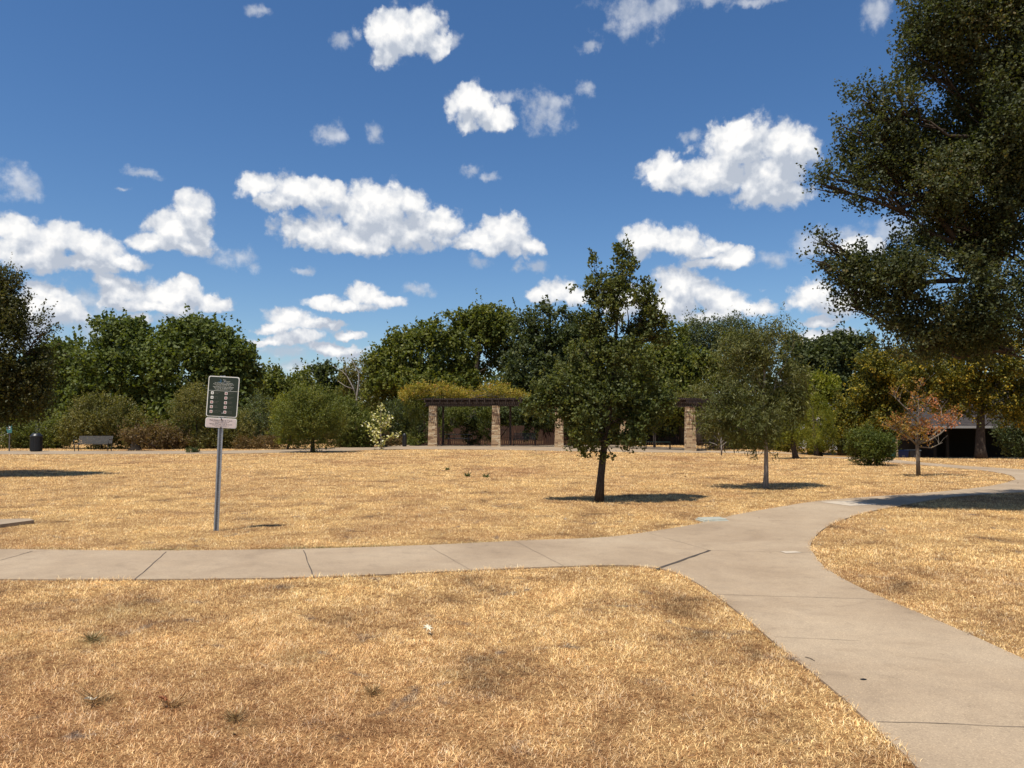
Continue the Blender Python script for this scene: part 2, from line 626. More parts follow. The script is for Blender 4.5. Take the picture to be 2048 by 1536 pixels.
def concrete(name, tint=1.0, marks=True):
    m, nt, b = newmat(name)
    big = n_noise(nt, .55, 5, .6, dist=.6)
    mid = n_noise(nt, 5, 6, .7)
    fine = n_noise(nt, 105, 3, .75)
    t = lambda c: tuple(k * tint for k in c)
    c = n_ramp(nt, big, [(.32, t((.285, .206, .130))), (.50, t((.345, .256, .166))), (.68, t((.388, .296, .197)))])
    c = n_mix(nt, .55, c, n_ramp(nt, mid, [(.30, (.80, .80, .81)), (.5, (1, 1, 1)), (.72, (1.08, 1.07, 1.05))]), 'MULTIPLY')
    stain = n_noise(nt, 1.7, 6, .68, dist=1.5)
    c = n_mix(nt, .8, c, n_ramp(nt, stain, [(.30, (.78, .77, .76)), (.42, (.97, .97, .97)), (.60, (1, 1, 1)), (.72, (1.10, 1.09, 1.07))]), 'MULTIPLY')
    spot = n_noise(nt, 9, 2, .5)
    c = n_mix(nt, 1.0, c, n_ramp(nt, spot, [(.20, (.62, .60, .58)), (.27, (1, 1, 1)), (.8, (1, 1, 1))]), 'MULTIPLY')
    c = n_mix(nt, .8, c, n_ramp(nt, fine, [(.34, (.66, .64, .62)), (.45, (.96, .96, .96)), (.58, (1.03, 1.03, 1.03)), (.68, (1.6, 1.6, 1.55))]), 'MULTIPLY')
    nt.links.new(c, b.inputs['Base Color'])
    b.inputs['Roughness'].default_value = .88
    n_bump(nt, b, fine, .35, .004)
    return m


M['concrete'] = concrete('broom_finished_concrete')
M['concrete_far'] = concrete('old_concrete', .88)
M['concrete_new'] = plain('pale_patch_concrete', (.46, .38, .285), .85, 0, .12, 20, .2)
M['joint'] = plain('joint_dirt', (.065, .05, .038), .95, 0, .4, 40)
M['joint_faint'] = plain('shallow_joint', (.20, .15, .105), .95, 0, .3, 40)


def drywood():
    m, nt, b = newmat('red_cedar_boards')
    t = nt.nodes.new('ShaderNodeTexCoord')
    mp = nt.nodes.new('ShaderNodeMapping')
    mp.inputs['Scale'].default_value = (6, 6, .5)
    nt.links.new(t.outputs['Object'], mp.inputs[0])
    f = n_noise(nt, 3, 5, .6, vec=mp.outputs[0])
    nt.links.new(n_ramp(nt, f, [(.3, (.025, .011, .007)), (.7, (.10, .042, .024))]), b.inputs['Base Color'])
    b.inputs['Roughness'].default_value = .85
    return m


M['cedar'] = drywood()


def shingle():
    m, nt, b = newmat('grey_shingles')
    t = nt.nodes.new('ShaderNodeTexCoord')
    br = nt.nodes.new('ShaderNodeTexBrick')
    br.inputs['Color1'].default_value = (.035, .031, .031, 1)
    br.inputs['Color2'].default_value = (.055, .049, .047, 1)
    br.inputs['Mortar'].default_value = (.07, .06, .06, 1)
    br.inputs['Scale'].default_value = 3.0
    br.inputs['Mortar Size'].default_value = .02
    nt.links.new(t.outputs['Object'], br.inputs['Vector'])
    f = n_noise(nt, 6, 5, .6)
    b.inputs['Specular IOR Level'].default_value = .05
    c = n_mix(nt, .6, br.outputs[0], n_ramp(nt, f, [(.3, (.6, .6, .6)), (.7, (1.2, 1.15, 1.1))]), 'MULTIPLY')
    nt.links.new(c, b.inputs['Base Color'])
    b.inputs['Roughness'].default_value = .9
    return m


M['shingle'] = shingle()


def stonemat(name, col):
    return plain(name, col, .85, 0, .22, 16, .4)


STONES = [stonemat('buff_stone', (.50, .35, .20)), stonemat('tan_stone', (.40, .26, .145)),
          stonemat('pale_stone', (.60, .47, .30)), stonemat('brown_stone', (.25, .15, .085)), plain('mortar', (.20, .16, .11), .95)]


def turf_colour(nt, vec):
    """drifts of straw, tan, rust and grey thatch across the lawn"""
    big = n_noise(nt, .22, 4, .6, vec=vec, dist=.8)
    mid = n_noise(nt, 1.1, 5, .65, vec=vec, dist=.5)
    c1 = n_ramp(nt, big, [(.30, (.68, .465, .245)), (.44, (.84, .635, .335)), (.60, (.95, .745, .385)), (.76, (.80, .565, .28))])
    c2 = n_ramp(nt, mid, [(.30, (.40, .37, .38)), (.40, (.76, .70, .68)), (.52, (1.0, .98, .95)), (.70, (1.12, 1.06, .98))])
    c = n_mix(nt, 1.0, c1, c2, 'MULTIPLY')
    # hand sized mottling: pale straw, rust thatch, grey dead leaf
    sm = n_noise(nt, 15, 4, .7, vec=vec, dist=.4)
    c = n_mix(nt, 1.0, c, n_ramp(nt, sm, [(.30, (.52, .40, .34)), (.43, (.86, .77, .70)), (.54, (1.04, 1.02, .98)), (.68, (1.14, 1.14, 1.10))]), 'MULTIPLY')
    # rustier thatch towards the worn near corner by the lower left
    sx = nt.nodes.new('ShaderNodeSeparateXYZ')
    nt.links.new(vec, sx.inputs[0])
    mr = nt.nodes.new('ShaderNodeMapRange')
    mr.inputs[1].default_value, mr.inputs[2].default_value = 7.5, 3.5
    nt.links.new(sx.outputs[1], mr.inputs[0])
    mr2 = nt.nodes.new('ShaderNodeMapRange')
    mr2.inputs[1].default_value, mr2.inputs[2].default_value = 2.5, -.5
    nt.links.new(sx.outputs[0], mr2.inputs[0])
    mu = nt.nodes.new('ShaderNodeMath')
    mu.operation = 'MULTIPLY'
    nt.links.new(mr.outputs[0], mu.inputs[0])
    nt.links.new(mr2.outputs[0], mu.inputs[1])
    c = n_mix(nt, mu.outputs[0], c, n_mix(nt, 1.0, c, (.91, .82, .83), 'MULTIPLY'))
    gp_ = n_noise(nt, 2.1, 5, .62, vec=vec, dist=1.2)
    gf = n_ramp(nt, gp_, [(.60, (0, 0, 0)), (.70, (.75, .75, .75))])
    return n_mix(nt, gf, c, (.27, .225, .20))


def groundmat():
    m, nt, b = newmat('dry_turf_ground')
    t = nt.nodes.new('ShaderNodeTexCoord')
    v = t.outputs['Object']
    c = turf_colour(nt, v)
    fine = n_noise(nt, 45, 6, .75, vec=v)
    c = n_mix(nt, 1.0, c, n_ramp(nt, fine, [(.3, (.14, .10, .085)), (.55, (.52, .45, .39)), (.75, (1.0, .95, .88))]), 'MULTIPLY')
    nt.links.new(c, b.inputs['Base Color'])
    b.inputs['Roughness'].default_value = 1
    b.inputs['Specular IOR Level'].default_value = .1
    n_bump(nt, b, fine, .8, .03)
    return m


def grassmat():
    m, nt, b = newmat('dry_grass_blades')
    t = nt.nodes.new('ShaderNodeTexCoord')
    c = turf_colour(nt, t.outputs['Object'])
    at = nt.nodes.new('ShaderNodeAttribute')
    at.attribute_name = 'rnd'
    var = n_ramp(nt, at.outputs['Fac'], [(0, (.22, .14, .09)), (.26, (.60, .45, .36)), (.46, (1.06, 1.0, .90)), (.8, (1.22, 1.26, 1.24)), (1, (1.15, 1.32, 1.7))])
    c = n_mix(nt, 1.0, c, var, 'MULTIPLY')
    ag = nt.nodes.new('ShaderNodeAttribute')
    ag.attribute_name = 'green'
    c = n_mix(nt, ag.outputs['Fac'], c, (.105, .115, .045))
    nt.links.new(c, b.inputs['Base Color'])
    b.inputs['Roughness'].default_value = .6
    b.inputs['Specular IOR Level'].default_value = .25
    tr = nt.nodes.new('ShaderNodeBsdfTranslucent')
    nt.links.new(c, tr.inputs[0])
    ms = nt.nodes.new('ShaderNodeMixShader')
    ms.inputs[0].default_value = .25
    nt.links.new(b.outputs[0], ms.inputs[1])
    nt.links.new(tr.outputs[0], ms.inputs[2])
    nt.links.new(ms.outputs[0], nt.nodes['Material Output'].inputs[0])
    return m


M['ground'] = groundmat()
M['grass'] = grassmat()


# ------------------------------------------------------------------ ground and paths
def ground():
    xs = np.unique(np.concatenate([np.linspace(-900, -60, 15), np.linspace(-60, 60, 121), np.linspace(60, 900, 15)]))
    ys = np.unique(np.concatenate([np.linspace(-300, -10, 8), np.linspace(-10, 80, 181), np.linspace(80, 1400, 20)]))
    X, Y = np.meshgrid(xs, ys)
    Z = H(X, Y)
    v = np.stack([X.ravel(), Y.ravel(), Z.ravel()], 1)
    nx, ny = len(xs), len(ys)
    i = np.arange((nx - 1) * (ny - 1))
    a = (i // (nx - 1)) * nx + i % (nx - 1)
    f = np.stack([a, a + 1, a + nx + 1, a + nx], 1)
    me = np_mesh('ground', v, f)
    me.polygons.foreach_set('use_smooth', [True] * len(me.polygons))
    o = link('ground', me, M['ground'])
    tag(o, 'dry straw coloured lawn ground of the park', 'ground', kind='structure')


ground()


def catmull(pts, n=6):
    out = []
    m = len(pts)
    for i in range(m - 1):
        p0, p1, p2, p3 = pts[max(i - 1, 0)], pts[i], pts[i + 1], pts[min(i + 2, m - 1)]
        for k in range(n):
            t = k / n
            out.append(tuple(0.5 * ((2 * p1[j]) + (-p0[j] + p2[j]) * t + (2 * p0[j] - 5 * p1[j] + 4 * p2[j] - p3[j]) * t * t +
                       (-p0[j] + 3 * p1[j] - 3 * p2[j] + p3[j]) * t ** 3) for j in (0, 1)))
    out.append(tuple(pts[-1]))
    return out


def gp(lst):
    return [(G(x, y).x, G(x, y).y) for x, y in lst]


PZ = 0.016
far_edge = gp([(-900, 1086), (-400, 1096), (0, 1100), (160, 1102), (330, 1103), (600, 1100), (860, 1092), (1040, 1083), (1200, 1077), (1300, 1065),
               (1400, 1048), (1480, 1029), (1560, 1015), (1640, 1003), (1750, 994), (1850, 987), (1950, 977), (2000, 969), (2032, 960)])
tip_back = gp([(2032, 960), (2022, 952), (1995, 946), (1960, 941), (1904, 936), (1860, 932), (1800, 927), (1730, 921), (1650, 915), (1570, 911.5), (1480, 907), (1412, 905)])
back_far = gp([(1412, 902), (1480, 902.5), (1570, 905.5), (1660, 909.5), (1760, 917), (1850, 926), (1925, 932), (1987, 936), (2048, 940), (2140, 948), (2220, 966)])
right_side = gp([(2220, 966), (2200, 976), (2120, 981), (2048, 985), (1925, 993), (1862, 1001), (1800, 1013), (1738, 1025), (1680, 1043), (1645, 1061), (1626, 1082), (1622, 1099),
                 (1647, 1134), (1697, 1166), (1767, 1199), (1900, 1255), (2048, 1322), (2300, 1440)])
left_side = gp([(1880, 1600), (1830, 1536), (1740, 1450), (1650, 1370), (1560, 1298), (1480, 1230), (1400, 1172), (1345, 1146), (1300, 1137), (1240, 1133),
                (1100, 1136), (900, 1145), (620, 1157), (300, 1161), (0, 1161), (-400, 1152), (-900, 1138)])
fe, tb = catmull(far_edge), catmull(tip_back)
bf, rs, ls = catmull(back_far), catmull(right_side), catmull(left_side)
# beyond the bottom of the picture both sides of the path run on past the camera
e1 = (rs[-1][0] + .9, rs[-1][1] - 1.6)
outline_main = fe + tb[1:] + bf + rs[1:] + [e1, (5.4, -3), (3.6, -3), (2.0, 1.2)] + ls
# left back path in front of the hedge up to the pergola, one polygon
bl_near = gp([(-700, 915), (-200, 911), (0, 909), (240, 908.5), (430, 908), (560, 906), (660, 903.5), (740, 900.5), (830, 899), (1000, 900), (1130, 902.5), (1290, 905), (1412, 906)])
bl_far = gp([(1412, 898), (1300, 893.5), (1180, 889), (1060, 887), (940, 886.5), (860, 887.5), (780, 892), (700, 895), (600, 898.5), (480, 901.5), (300, 902.5), (100, 902), (-200, 903), (-700, 905)])
outline_back = catmull(bl_near) + catmull(bl_far)


def slab(name, outline, z1, z0, mat):
    pts = []
    for p in outline:
        if not pts or math.hypot(p[0] - pts[-1][0], p[1] - pts[-1][1]) > .02:
            pts.append(p)
    if math.hypot(pts[0][0] - pts[-1][0], pts[0][1] - pts[-1][1]) < .02:
        pts.pop()
    n = len(pts)
    tri = tessellate_polygon([[Vector((x, y, 0)) for x, y in pts]])
    vs = [(x, y, z1 + Hf(x, y)) for x, y in pts] + [(x, y, z0 + Hf(x, y)) for x, y in pts]
    fs = [tuple(t) for t in tri] + [(i, (i + 1) % n, (i + 1) % n + n, i + n) for i in range(n)]
    mb = MB()
    mb.add(vs, fs)
    return mb.build(name, mat), pts


path, main_pts = slab('path', outline_main, PZ, -.10, M['concrete'])
tag(path, 'tan concrete footpath forking across the dry lawn', 'path', kind='structure')
bpath, back_pts = slab('path', outline_back, PZ + .004, -.10, M['concrete_far'])
tag(bpath, 'distant concrete path running past bench and hedge to the pergola slab', 'path', kind='structure')


def joint(a, b, w, mat, z=.003, h=.0):
    A, B = G(*a, z=PZ), G(*b, z=PZ)
    d = (B - A).normalized()
    n = Vector((-d.y, d.x, 0)) * w / 2
    mb = MB()
    zt = PZ + z
    k = 9
    L_, R_ = [], []
    for i in range(k + 1):
        t = i / k
        c = A.lerp(B, t) + n.normalized() * (random.uniform(-1, 1) * .006)
        ww = random.uniform(.7, 1.2)
        L_.append((c.x + n.x * ww, c.y + n.y * ww, zt))
        R_.append((c.x - n.x * ww, c.y - n.y * ww, zt))
    vs = L_ + R_
    mb.add(vs, [(i, i + 1, i + k + 2, i + k + 1) for i in range(k)])
    return mb.build('joint', M[mat], path)


for a, b, w, mt_ in [((0, 1121), (65, 1102.5), .009, 'joint'), ((270, 1159.5), (332, 1104), .011, 'joint'), ((628, 1156), (607, 1101), .011, 'joint'),
                     ((945, 1142), (858, 1093), .006, 'joint_faint'), ((1130, 1134), (1035, 1084.5), .006, 'joint_faint'),
                     ((1420, 1101), (1300, 1067), .006, 'joint_faint'), ((1420, 1101), (1622, 1105), .007, 'joint_faint'),
                     ((1430, 1189), (1770, 1199), .007, 'joint_faint'), ((1550, 1274), (1720, 1282), .004, 'joint_faint'),
                     ((1752, 1443), (2140, 1458), .006, 'joint_faint')]:
    joint(a, b, w, mt_)
joint((1312, 1139), (1420, 1101), .040, 'joint', z=.004)
# pale repair patches, laid as thin sheets
mb = MB()
q = [G(*p, z=PZ) for p in ((1640, 1004), (1700, 1001.5), (1760, 1009), (1700, 1012))]
mb.add([(v.x, v.y, PZ + .004) for v in q], [(0, 1, 2, 3)])
mb.build('patch', M['concrete_new'], path)
mb = MB()
q = [G(*p, z=PZ) for p in ((1560, 1103), (1590, 1102.5), (1605, 1105.5), (1572, 1107))]
mb.add([(v.x, v.y, PZ + .004) for v in q], [(0, 1, 2, 3)])
mb.build('patch', M['concrete_new'], path)


def inside(px, py, poly):
    r = np.zeros(len(px), bool)
    n = len(poly)
    for i in range(n):
        x1, y1 = poly[i]
        x2, y2 = poly[(i + 1) % n]
        c = (y1 > py) != (y2 > py)
        if not c.any():
            continue
        xi = (x2 - x1) * (py - y1) / ((y2 - y1) or 1e-9) + x1
        r ^= c & (px < xi)
    return r


def grass():
    n = 1500000
    dmin, dmax, d0 = 2.9, 54.0, 6.0
    # density constant inside d0 and falling with the square beyond it
    a_near = (d0 ** 2 - dmin ** 2) / 2
    a_far = d0 ** 2 * math.log(dmax / d0)
    u = rng.random(n)
    near = u < a_near / (a_near + a_far)
    d = np.empty(n)
    k = rng.random(n)
    d[near] = np.sqrt(dmin ** 2 + k[near] * (d0 ** 2 - dmin ** 2))
    d[~near] = d0 * np.exp(k[~near] * math.log(dmax / d0))
    x = rng.uniform(-1, 1, n) * (d * .76 + .8)
    y = d
    # ragged path edges: test slightly displaced points
    jx = x + rng.normal(0, .034, n)
    jy = y + rng.normal(0, .034, n)
    ok = ~inside(jx, jy, main_pts) & ~inside(jx, jy, back_pts)
    x, y, d = x[ok], y[ok], d[ok]
    # blades leaning over the kerbs of the near path
    ex, ey = [], []
    for i in range(len(main_pts)):
        p, q = np.array(main_pts[i]), np.array(main_pts[(i + 1) % len(main_pts)])
        L_ = np.linalg.norm(q - p)
        if L_ < .01 or L_ > 3 or min(p[1], q[1]) > 15 or max(p[1], q[1]) < 2.5:
            continue
        m_ = int(L_ * 330)
        t_ = rng.random(m_)[:, None]
        nn_ = np.array([q[1] - p[1], p[0] - q[0]]) / L_
        pts_ = p + (q - p) * t_ + nn_ * rng.normal(0, .016, m_)[:, None]
        ex.append(pts_[:, 0])
        ey.append(pts_[:, 1])
    ex, ey = np.concatenate(ex), np.concatenate(ey)
    keep_ = vnoise(np.stack([ex * 4, ey * 4, ex * 0 + 2], 1)) > .36
    ex, ey = ex[keep_], ey[keep_]
    n0 = len(x)
    x, y, d = np.concatenate([x, ex]), np.concatenate([y, ey]), np.concatenate([d, ey])
    n = len(x)
    over = np.arange(n) >= n0
    s = np.maximum(1, d / d0)
    clump = vnoise(np.stack([x * 7, y * 7, x * 0], 1))
    tall = vnoise(np.stack([x * 2.2 + 50, y * 2.2, x * 0], 1))
    ln = rng.uniform(.014, .041, n) * (.75 + .5 * clump) * (.85 + .35 * tall) * s ** .42
    straw = rng.random(n) < .02
    ln = np.where(over, ln * 1.25, ln)
    ln = np.where(straw, ln * 1.9, ln)
    w = rng.uniform(.0012, .0040, n) * s ** .95
    az = rng.uniform(0, 2 * np.pi, n) + 0.0 * (vnoise(np.stack([x * 3, y * 3 + 9, x * 0], 1)) - .5)
    tilt = np.clip(rng.normal(1.22, .30, n), .2, 1.55)
    tilt = np.where(straw, 1.25, tilt)
    dx, dy = np.cos(az), np.sin(az)
    sx, sy = -dy, dx
    z0 = H(x, y) - .002 + np.where(over, .008, 0)
    b = np.stack([x, y, z0], 1)
    side = np.stack([sx, sy, 0 * sx], 1) * (w / 2)[:, None]
    mid = b + np.stack([dx * np.sin(tilt * .7), dy * np.sin(tilt * .7), np.cos(tilt * .7)], 1) * (ln * .55)[:, None]
    tip = mid + np.stack([dx * np.sin(tilt * 1.15), dy * np.sin(tilt * 1.15), np.cos(tilt * 1.15)], 1) * (ln * .5)[:, None]
    rnd = np.clip(rng.random(n) * .95 + (clump - .5) * .40 + .03, 0, 1)
    # greener tufts: along the far kerb of the left path and in small patches
    gr = np.zeros(n)
    fx = np.array([p[0] for p in fe])
    fy = np.array([p[1] for p in fe])
    o_ = np.argsort(fx)
    edge = y - np.interp(x, fx[o_], fy[o_])
    gn = vnoise(np.stack([x * 1.6 + 3, y * 1.6, x * 0 + 4], 1))
    gr = np.where((edge > 0) & (edge < .17) & (x < 1.5) & (y < 12), np.clip((gn - .35) * 2.2, 0, .85), gr)
    for (cx, cy, rr, am) in [(G(185, 1285).x, G(185, 1285).y, .22, .6), (G(590, 1315).x, G(590, 1315).y, .25, .45), (G(480, 1455).x, G(480, 1455).y, .16, .5),
                             (G(905, 1350).x, G(905, 1350).y, .16, .5), (G(210, 1400).x, G(210, 1400).y, .18, .45), (G(20, 1275).x, G(20, 1275).y, .2, .5),
                             (G(740, 1390).x, G(740, 1390).y, .14, .4)]:
        q = np.hypot(x - cx, (y - cy))
        gr = np.maximum(gr, am * np.clip(1 - q / rr, 0, 1) ** .6 * (rng.random(n) < .75))
    gn2 = vnoise(np.stack([x * .9, y * .9, x * 0 + 9], 1))
    gr = np.maximum(gr, np.clip((gn2 - .80) * 2.0, 0, .35))
    edgeboost = np.where((edge > 0) & (edge < .15) & (x < 1.5) & (y < 12), 1.5, 1.0)
    del edgeboost
    nearm = d < 10
    V, F, A, Gn = [], [], [], []
    i = np.where(nearm)[0]
    v = np.stack([b[i] - side[i], b[i] + side[i], mid[i] + side[i] * .8, mid[i] - side[i] * .8, tip[i]], 1).reshape(-1, 3)
    k = np.arange(len(i))[:, None] * 5
    V.append(v)
    F.append(k + np.array([[0, 1, 2, 3]]))
    f3 = [k + np.array([[3, 2, 4]])]
    A.append(np.repeat(rnd[i], 5))
    Gn.append(np.repeat(gr[i], 5))
    off = len(v)
    i = np.where(~nearm)[0]
    v = np.stack([b[i] - side[i], b[i] + side[i], tip[i]], 1).reshape(-1, 3)
    k = np.arange(len(i))[:, None] * 3 + off
    V.append(v)
    f3.append(k + np.array([[0, 1, 2]]))
    A.append(np.repeat(rnd[i], 3))
    Gn.append(np.repeat(gr[i], 3))
    me = np_mesh('grass', np.concatenate(V), [F[0], np.concatenate(f3)], {'rnd': np.concatenate(A), 'green': np.concatenate(Gn)})
    o = link('grass', me, M['grass'])
    tag(o, 'short dry straw coloured grass covering the lawns on both sides of the path', 'grass', kind='stuff')


grass()


# ------------------------------------------------------------------ foliage
def unit(v):
    return v / np.maximum(np.linalg.norm(v, axis=1, keepdims=True), 1e-9)


def leaf_mesh(name, c, axis, nrm, ln, wd, rnd):
    """one folded rhombic leaf per row"""
    axis = unit(axis)
    s = unit(np.cross(axis, nrm))
    nn = np.cross(s, axis)
    L_ = ln[:, None]
    W_ = wd[:, None]
    b = c - axis * L_ * .5
    t = c + axis * L_ * .5 - nn * L_ * .10
    m = c + axis * L_ * .02
    l = m + s * W_ * .5 - nn * W_ * .12
    r = m - s * W_ * .5 - nn * W_ * .12
    v = np.stack([b, r, t, l], 1).reshape(-1, 3)
    f = np.arange(len(c))[:, None] * 4 + np.array([[0, 1, 2, 3]])
    return np_mesh(name, v, f, {'rnd': np.repeat(rnd, 4)})


def sprays(lobes, n_cl, per, twig, leaf, width, droop=0.0, cull=.42, freq=1.0, spikes=.06, inner=.5, upb=.35, jit=.35):
    """lobes (cx,cy,cz,rx,ry,rz[,weight]); returns leaf arrays and cluster points"""
    lob = np.array([l[:6] for l in lobes], float)
    wt = np.array([l[6] if len(l) > 6 else 1.0 for l in lobes])
    ar = wt * (lob[:, 3] * lob[:, 5] + lob[:, 3] * lob[:, 4] + lob[:, 4] * lob[:, 5])
    k = rng.choice(len(lob), int(n_cl * 1.9), p=ar / ar.sum())
    dr = unit(rng.normal(size=(len(k), 3)))
    rad = inner + (1 - inner) * np.sqrt(rng.random(len(k)))
    rad *= 1 + .10 * rng.normal(size=len(k))
    p = lob[k, :3] + dr * lob[k, 3:6] * rad[:, None]
    nz = vnoise(p * freq + 31.7) * .65 + vnoise(p * freq * 2.3 + 7.1) * .35
    keep = nz > cull
    p, dr, k = p[keep][:n_cl], dr[keep][:n_cl], k[keep][:n_cl]
    nz = nz[keep][:n_cl]
    m = len(p)
    o = unit(dr + np.array([0, 0, upb]) + .5 * rng.normal(size=(m, 3)) - np.array([0, 0, droop]))
    tl = twig * rng.uniform(.6, 1.3, m)
    sp = rng.random(m) < spikes
    tl = np.where(sp, tl * 2.3, tl)
    o = np.where(sp[:, None], unit(dr * .6 + np.array([0, 0, .9 - droop])), o)
    kk = np.repeat(np.arange(m), per)
    t = rng.random(len(kk))
    thin = np.where(sp[kk], .35, 1.0)
    c = p[kk] + o[kk] * (tl[kk] * t)[:, None] + rng.normal(size=(len(kk), 3)) * (twig * jit * thin * (1 - .55 * t))[:, None]
    ax = unit(o[kk] * .6 + .9 * rng.normal(size=(len(kk), 3)) - np.array([0, 0, 1.6 * droop]))
    nr = unit(rng.normal(size=(len(kk), 3)) + np.array([0, 0, .9]) + dr[kk] * .5)
    cl = rng.random(m)
    rnd = np.clip(.55 * rng.random(len(kk)) + .25 * cl[kk] + .2 * nz[kk], 0, 1)
    ln = leaf * rng.uniform(.65, 1.3, len(kk))
    return (c, ax, nr, ln, ln * width, rnd), p, k


def limbs(mb, base, top, r0, lobes, pts, k, n_sub=3, n=6, fork=.3, bend=.12, lim=.40):
    """trunk, a limb into every lobe and thin branches towards clusters"""
    base, top = Vector(base), Vector(top)
    L_ = (top - base).length
    tp = []
    rr = []
    ph = random.random() * 6
    for i in range(9):
        t = i / 8
        q = base.lerp(top, t) + Vector((math.sin(ph + t * 5), math.cos(ph + t * 4), 0)) * bend * L_ * .1 * math.sin(math.pi * t)
        tp.append(q)
        rr.append(r0 * (1.25 if i == 0 else 1) * (1 - .80 * t))
    mb.tube(tp, rr, 9 if r0 > .05 else n)
    for j, l in enumerate(lobes):
        c = Vector(l[:3])
        hz = (c.z - base.z) / max(L_, .01)
        t = min(max(hz * .72, fork), .95)
        s = base.lerp(top, t)
        near = None
        for j2, l2 in enumerate(lobes):
            c2 = Vector(l2[:3])
            if j2 != j and (c2 - s).length < (c - s).length * .8 and (c2 - c).length < (c - s).length * .62:
                if near is None or (c2 - c).length < (near - c).length:
                    near = c2
        if near is not None:
            s = near.lerp(s, .15)
            t = .9 if t > .9 else t
        mid = s.lerp(c, .5) + Vector((0, 0, -.06 * (c - s).length))
        rs_ = min(r0 * (1 - .80 * t) * lim, .012 + .022 * (c - s).length)
        if (c - s).length > .15:
            D_ = (c - s).length
            w_ = lambda a: Vector((random.gauss(0, 1), random.gauss(0, 1), random.gauss(0, 1))) * a * D_
            mb.tube([s, s.lerp(mid, .5) + w_(.03), mid + w_(.04), mid.lerp(c, .5) + w_(.04), c], [rs_, rs_ * .75, rs_ * .5, rs_ * .3, rs_ * .12], n)
        ids = np.where(k == j)[0]
        if len(ids):
            for ii in rng.choice(ids, min(n_sub, len(ids)), replace=False):
                e = Vector(pts[ii])
                a = mid.lerp(c, random.uniform(.1, 1))
                m2 = a.lerp(e, .5) + Vector((random.uniform(-1, 1), random.uniform(-1, 1), random.uniform(-.3, 1))) * .08 * (e - a).length
                mb.tube([a, m2, e], [rs_ * .32, rs_ * .22, max(rs_ * .08, .002)], 4, cap=False)


def tree(name, label, cat, d, base, lobes_px, mat, bark='bark_dark', r0=.1, clusters=900, per=14, twig=.25, leaf=.06, width=.55,
         group=None, depth=.85, top=None, n_sub=4, parts=('trunk', 'crown'), lim=.40, **kw):
    """lobes_px: (px, py, rx, ry[, weight[, dy]]) read off the photograph at distance d; base: pixel x, or (px,py)"""
    sc = d / FPX
    bx = P(base, 845, d).x if isinstance(base, (int, float)) else G(*base).x
    b = Vector((bx, d, Hf(bx, d)))
    lobes = []
    for i, l in enumerate(lobes_px):
        px, py, rx, ry = l[:4]
        w = l[4] if len(l) > 4 else 1.0
        rd = depth * (rx * .65 + ry * .35) * sc
        dy = l[5] if len(l) > 5 else random.uniform(-.35, .35) * rd
        c = P(px, py, d + dy)
        lobes.append((c.x, c.y, c.z, rx * sc, rd, ry * sc, w))
    if top is None:
        j = max(range(len(lobes)), key=lambda q: lobes[q][2])
        tv = Vector(lobes[j][:3])
    else:
        tv = P(*top, d)
    root = empty(name, b, label, cat, group)
    leaves, pts, k = sprays(lobes, clusters, per, twig, leaf, width, **kw)
    me = leaf_mesh(parts[1], *leaves)
    link(parts[1], me, M[mat], root, world=True)
    mb = MB()
    limbs(mb, b - Vector((0, 0, .05)), tv, r0, lobes, pts, k, n_sub, lim=lim)
    mb.build(parts[0], M[bark], root, smooth=True, world=True)
    return root


SH = ('stems', 'foliage')
# --- the three lawn trees
tree('oak_tree', 'leaning dark trunked young tree with ragged pointed crown, tallest on the lawn', 'tree', 15.7, (1197, 1003),
     [(1215, 825, 85, 62), (1150, 780, 62, 55), (1105, 812, 50, 38), (1290, 790, 65, 55), (1318, 825, 42, 40), (1230, 735, 80, 48), (1175, 860, 45, 40, .8),
      (1265, 860, 48, 36, .8), (1240, 680, 74, 44, 1.3), (1262, 635, 44, 34, 1.2), (1195, 640, 32, 34, 1.2), (1180, 652, 28, 26, 1.2), (1172, 702, 38, 26, 1.2), (1308, 672, 32, 24, 1.1), (1302, 610, 14, 22, .9), (1205, 615, 34, 32, 1.1), (1200, 580, 34, 24, 1.1), (1252, 592, 34, 30, 1.1), (1280, 640, 36, 24, 1.0), (1318, 638, 22, 9, 1.2),
      (1247, 548, 19, 32, .8), (1190, 540, 8, 26, .8), (1206, 552, 9, 18, .7), (1240, 505, 7, 22, .9), (1260, 515, 8, 22, .9), (1228, 560, 10, 16, .7), (1241, 485, 4, 14, .5), (1297, 580, 10, 26, 1.2), (1303, 560, 8, 10, 1.0),
      (1080, 818, 34, 28), (1342, 806, 20, 24, .9), (1095, 775, 26, 24, .8), (1170, 893, 12, 18, .5), (1198, 905, 10, 16, .4), (1227, 912, 6, 8, .4), (1190, 700, 45, 30, .7), (1150, 568, 14, 6, .5)],
     'leaf_oak', r0=.085, clusters=3500, per=15, twig=.13, leaf=.062, width=.68, top=(1238, 600), n_sub=8, cull=.45, freq=3.0, spikes=.13, inner=.3)
tree('willow_tree', 'young tree with straight pale trunk and drooping narrow grey green leaves', 'tree', 18.9, (1528, 976),
     [(1500, 760, 80, 62), (1560, 745, 48, 66), (1445, 785, 40, 62), (1530, 690, 48, 38, .8), (1475, 705, 38, 38, .7), (1495, 835, 82, 50), (1565, 832, 44, 46),
      (1512, 660, 11, 22, .5), (1548, 662, 13, 26, .5), (1572, 668, 10, 24, .5), (1590, 690, 16, 22, .5), (1520, 890, 26, 22, .4), (1590, 780, 20, 40, .6), (1415, 830, 18, 32, .5), (1519, 632, 2.5, 10, .3)],
     'leaf_willow', 'bark_pale', r0=.062, clusters=1750, per=14, twig=.24, leaf=.11, width=.24, top=(1530, 690), n_sub=8, droop=.45, cull=.45, freq=1.6,
     spikes=.10, inner=.3)
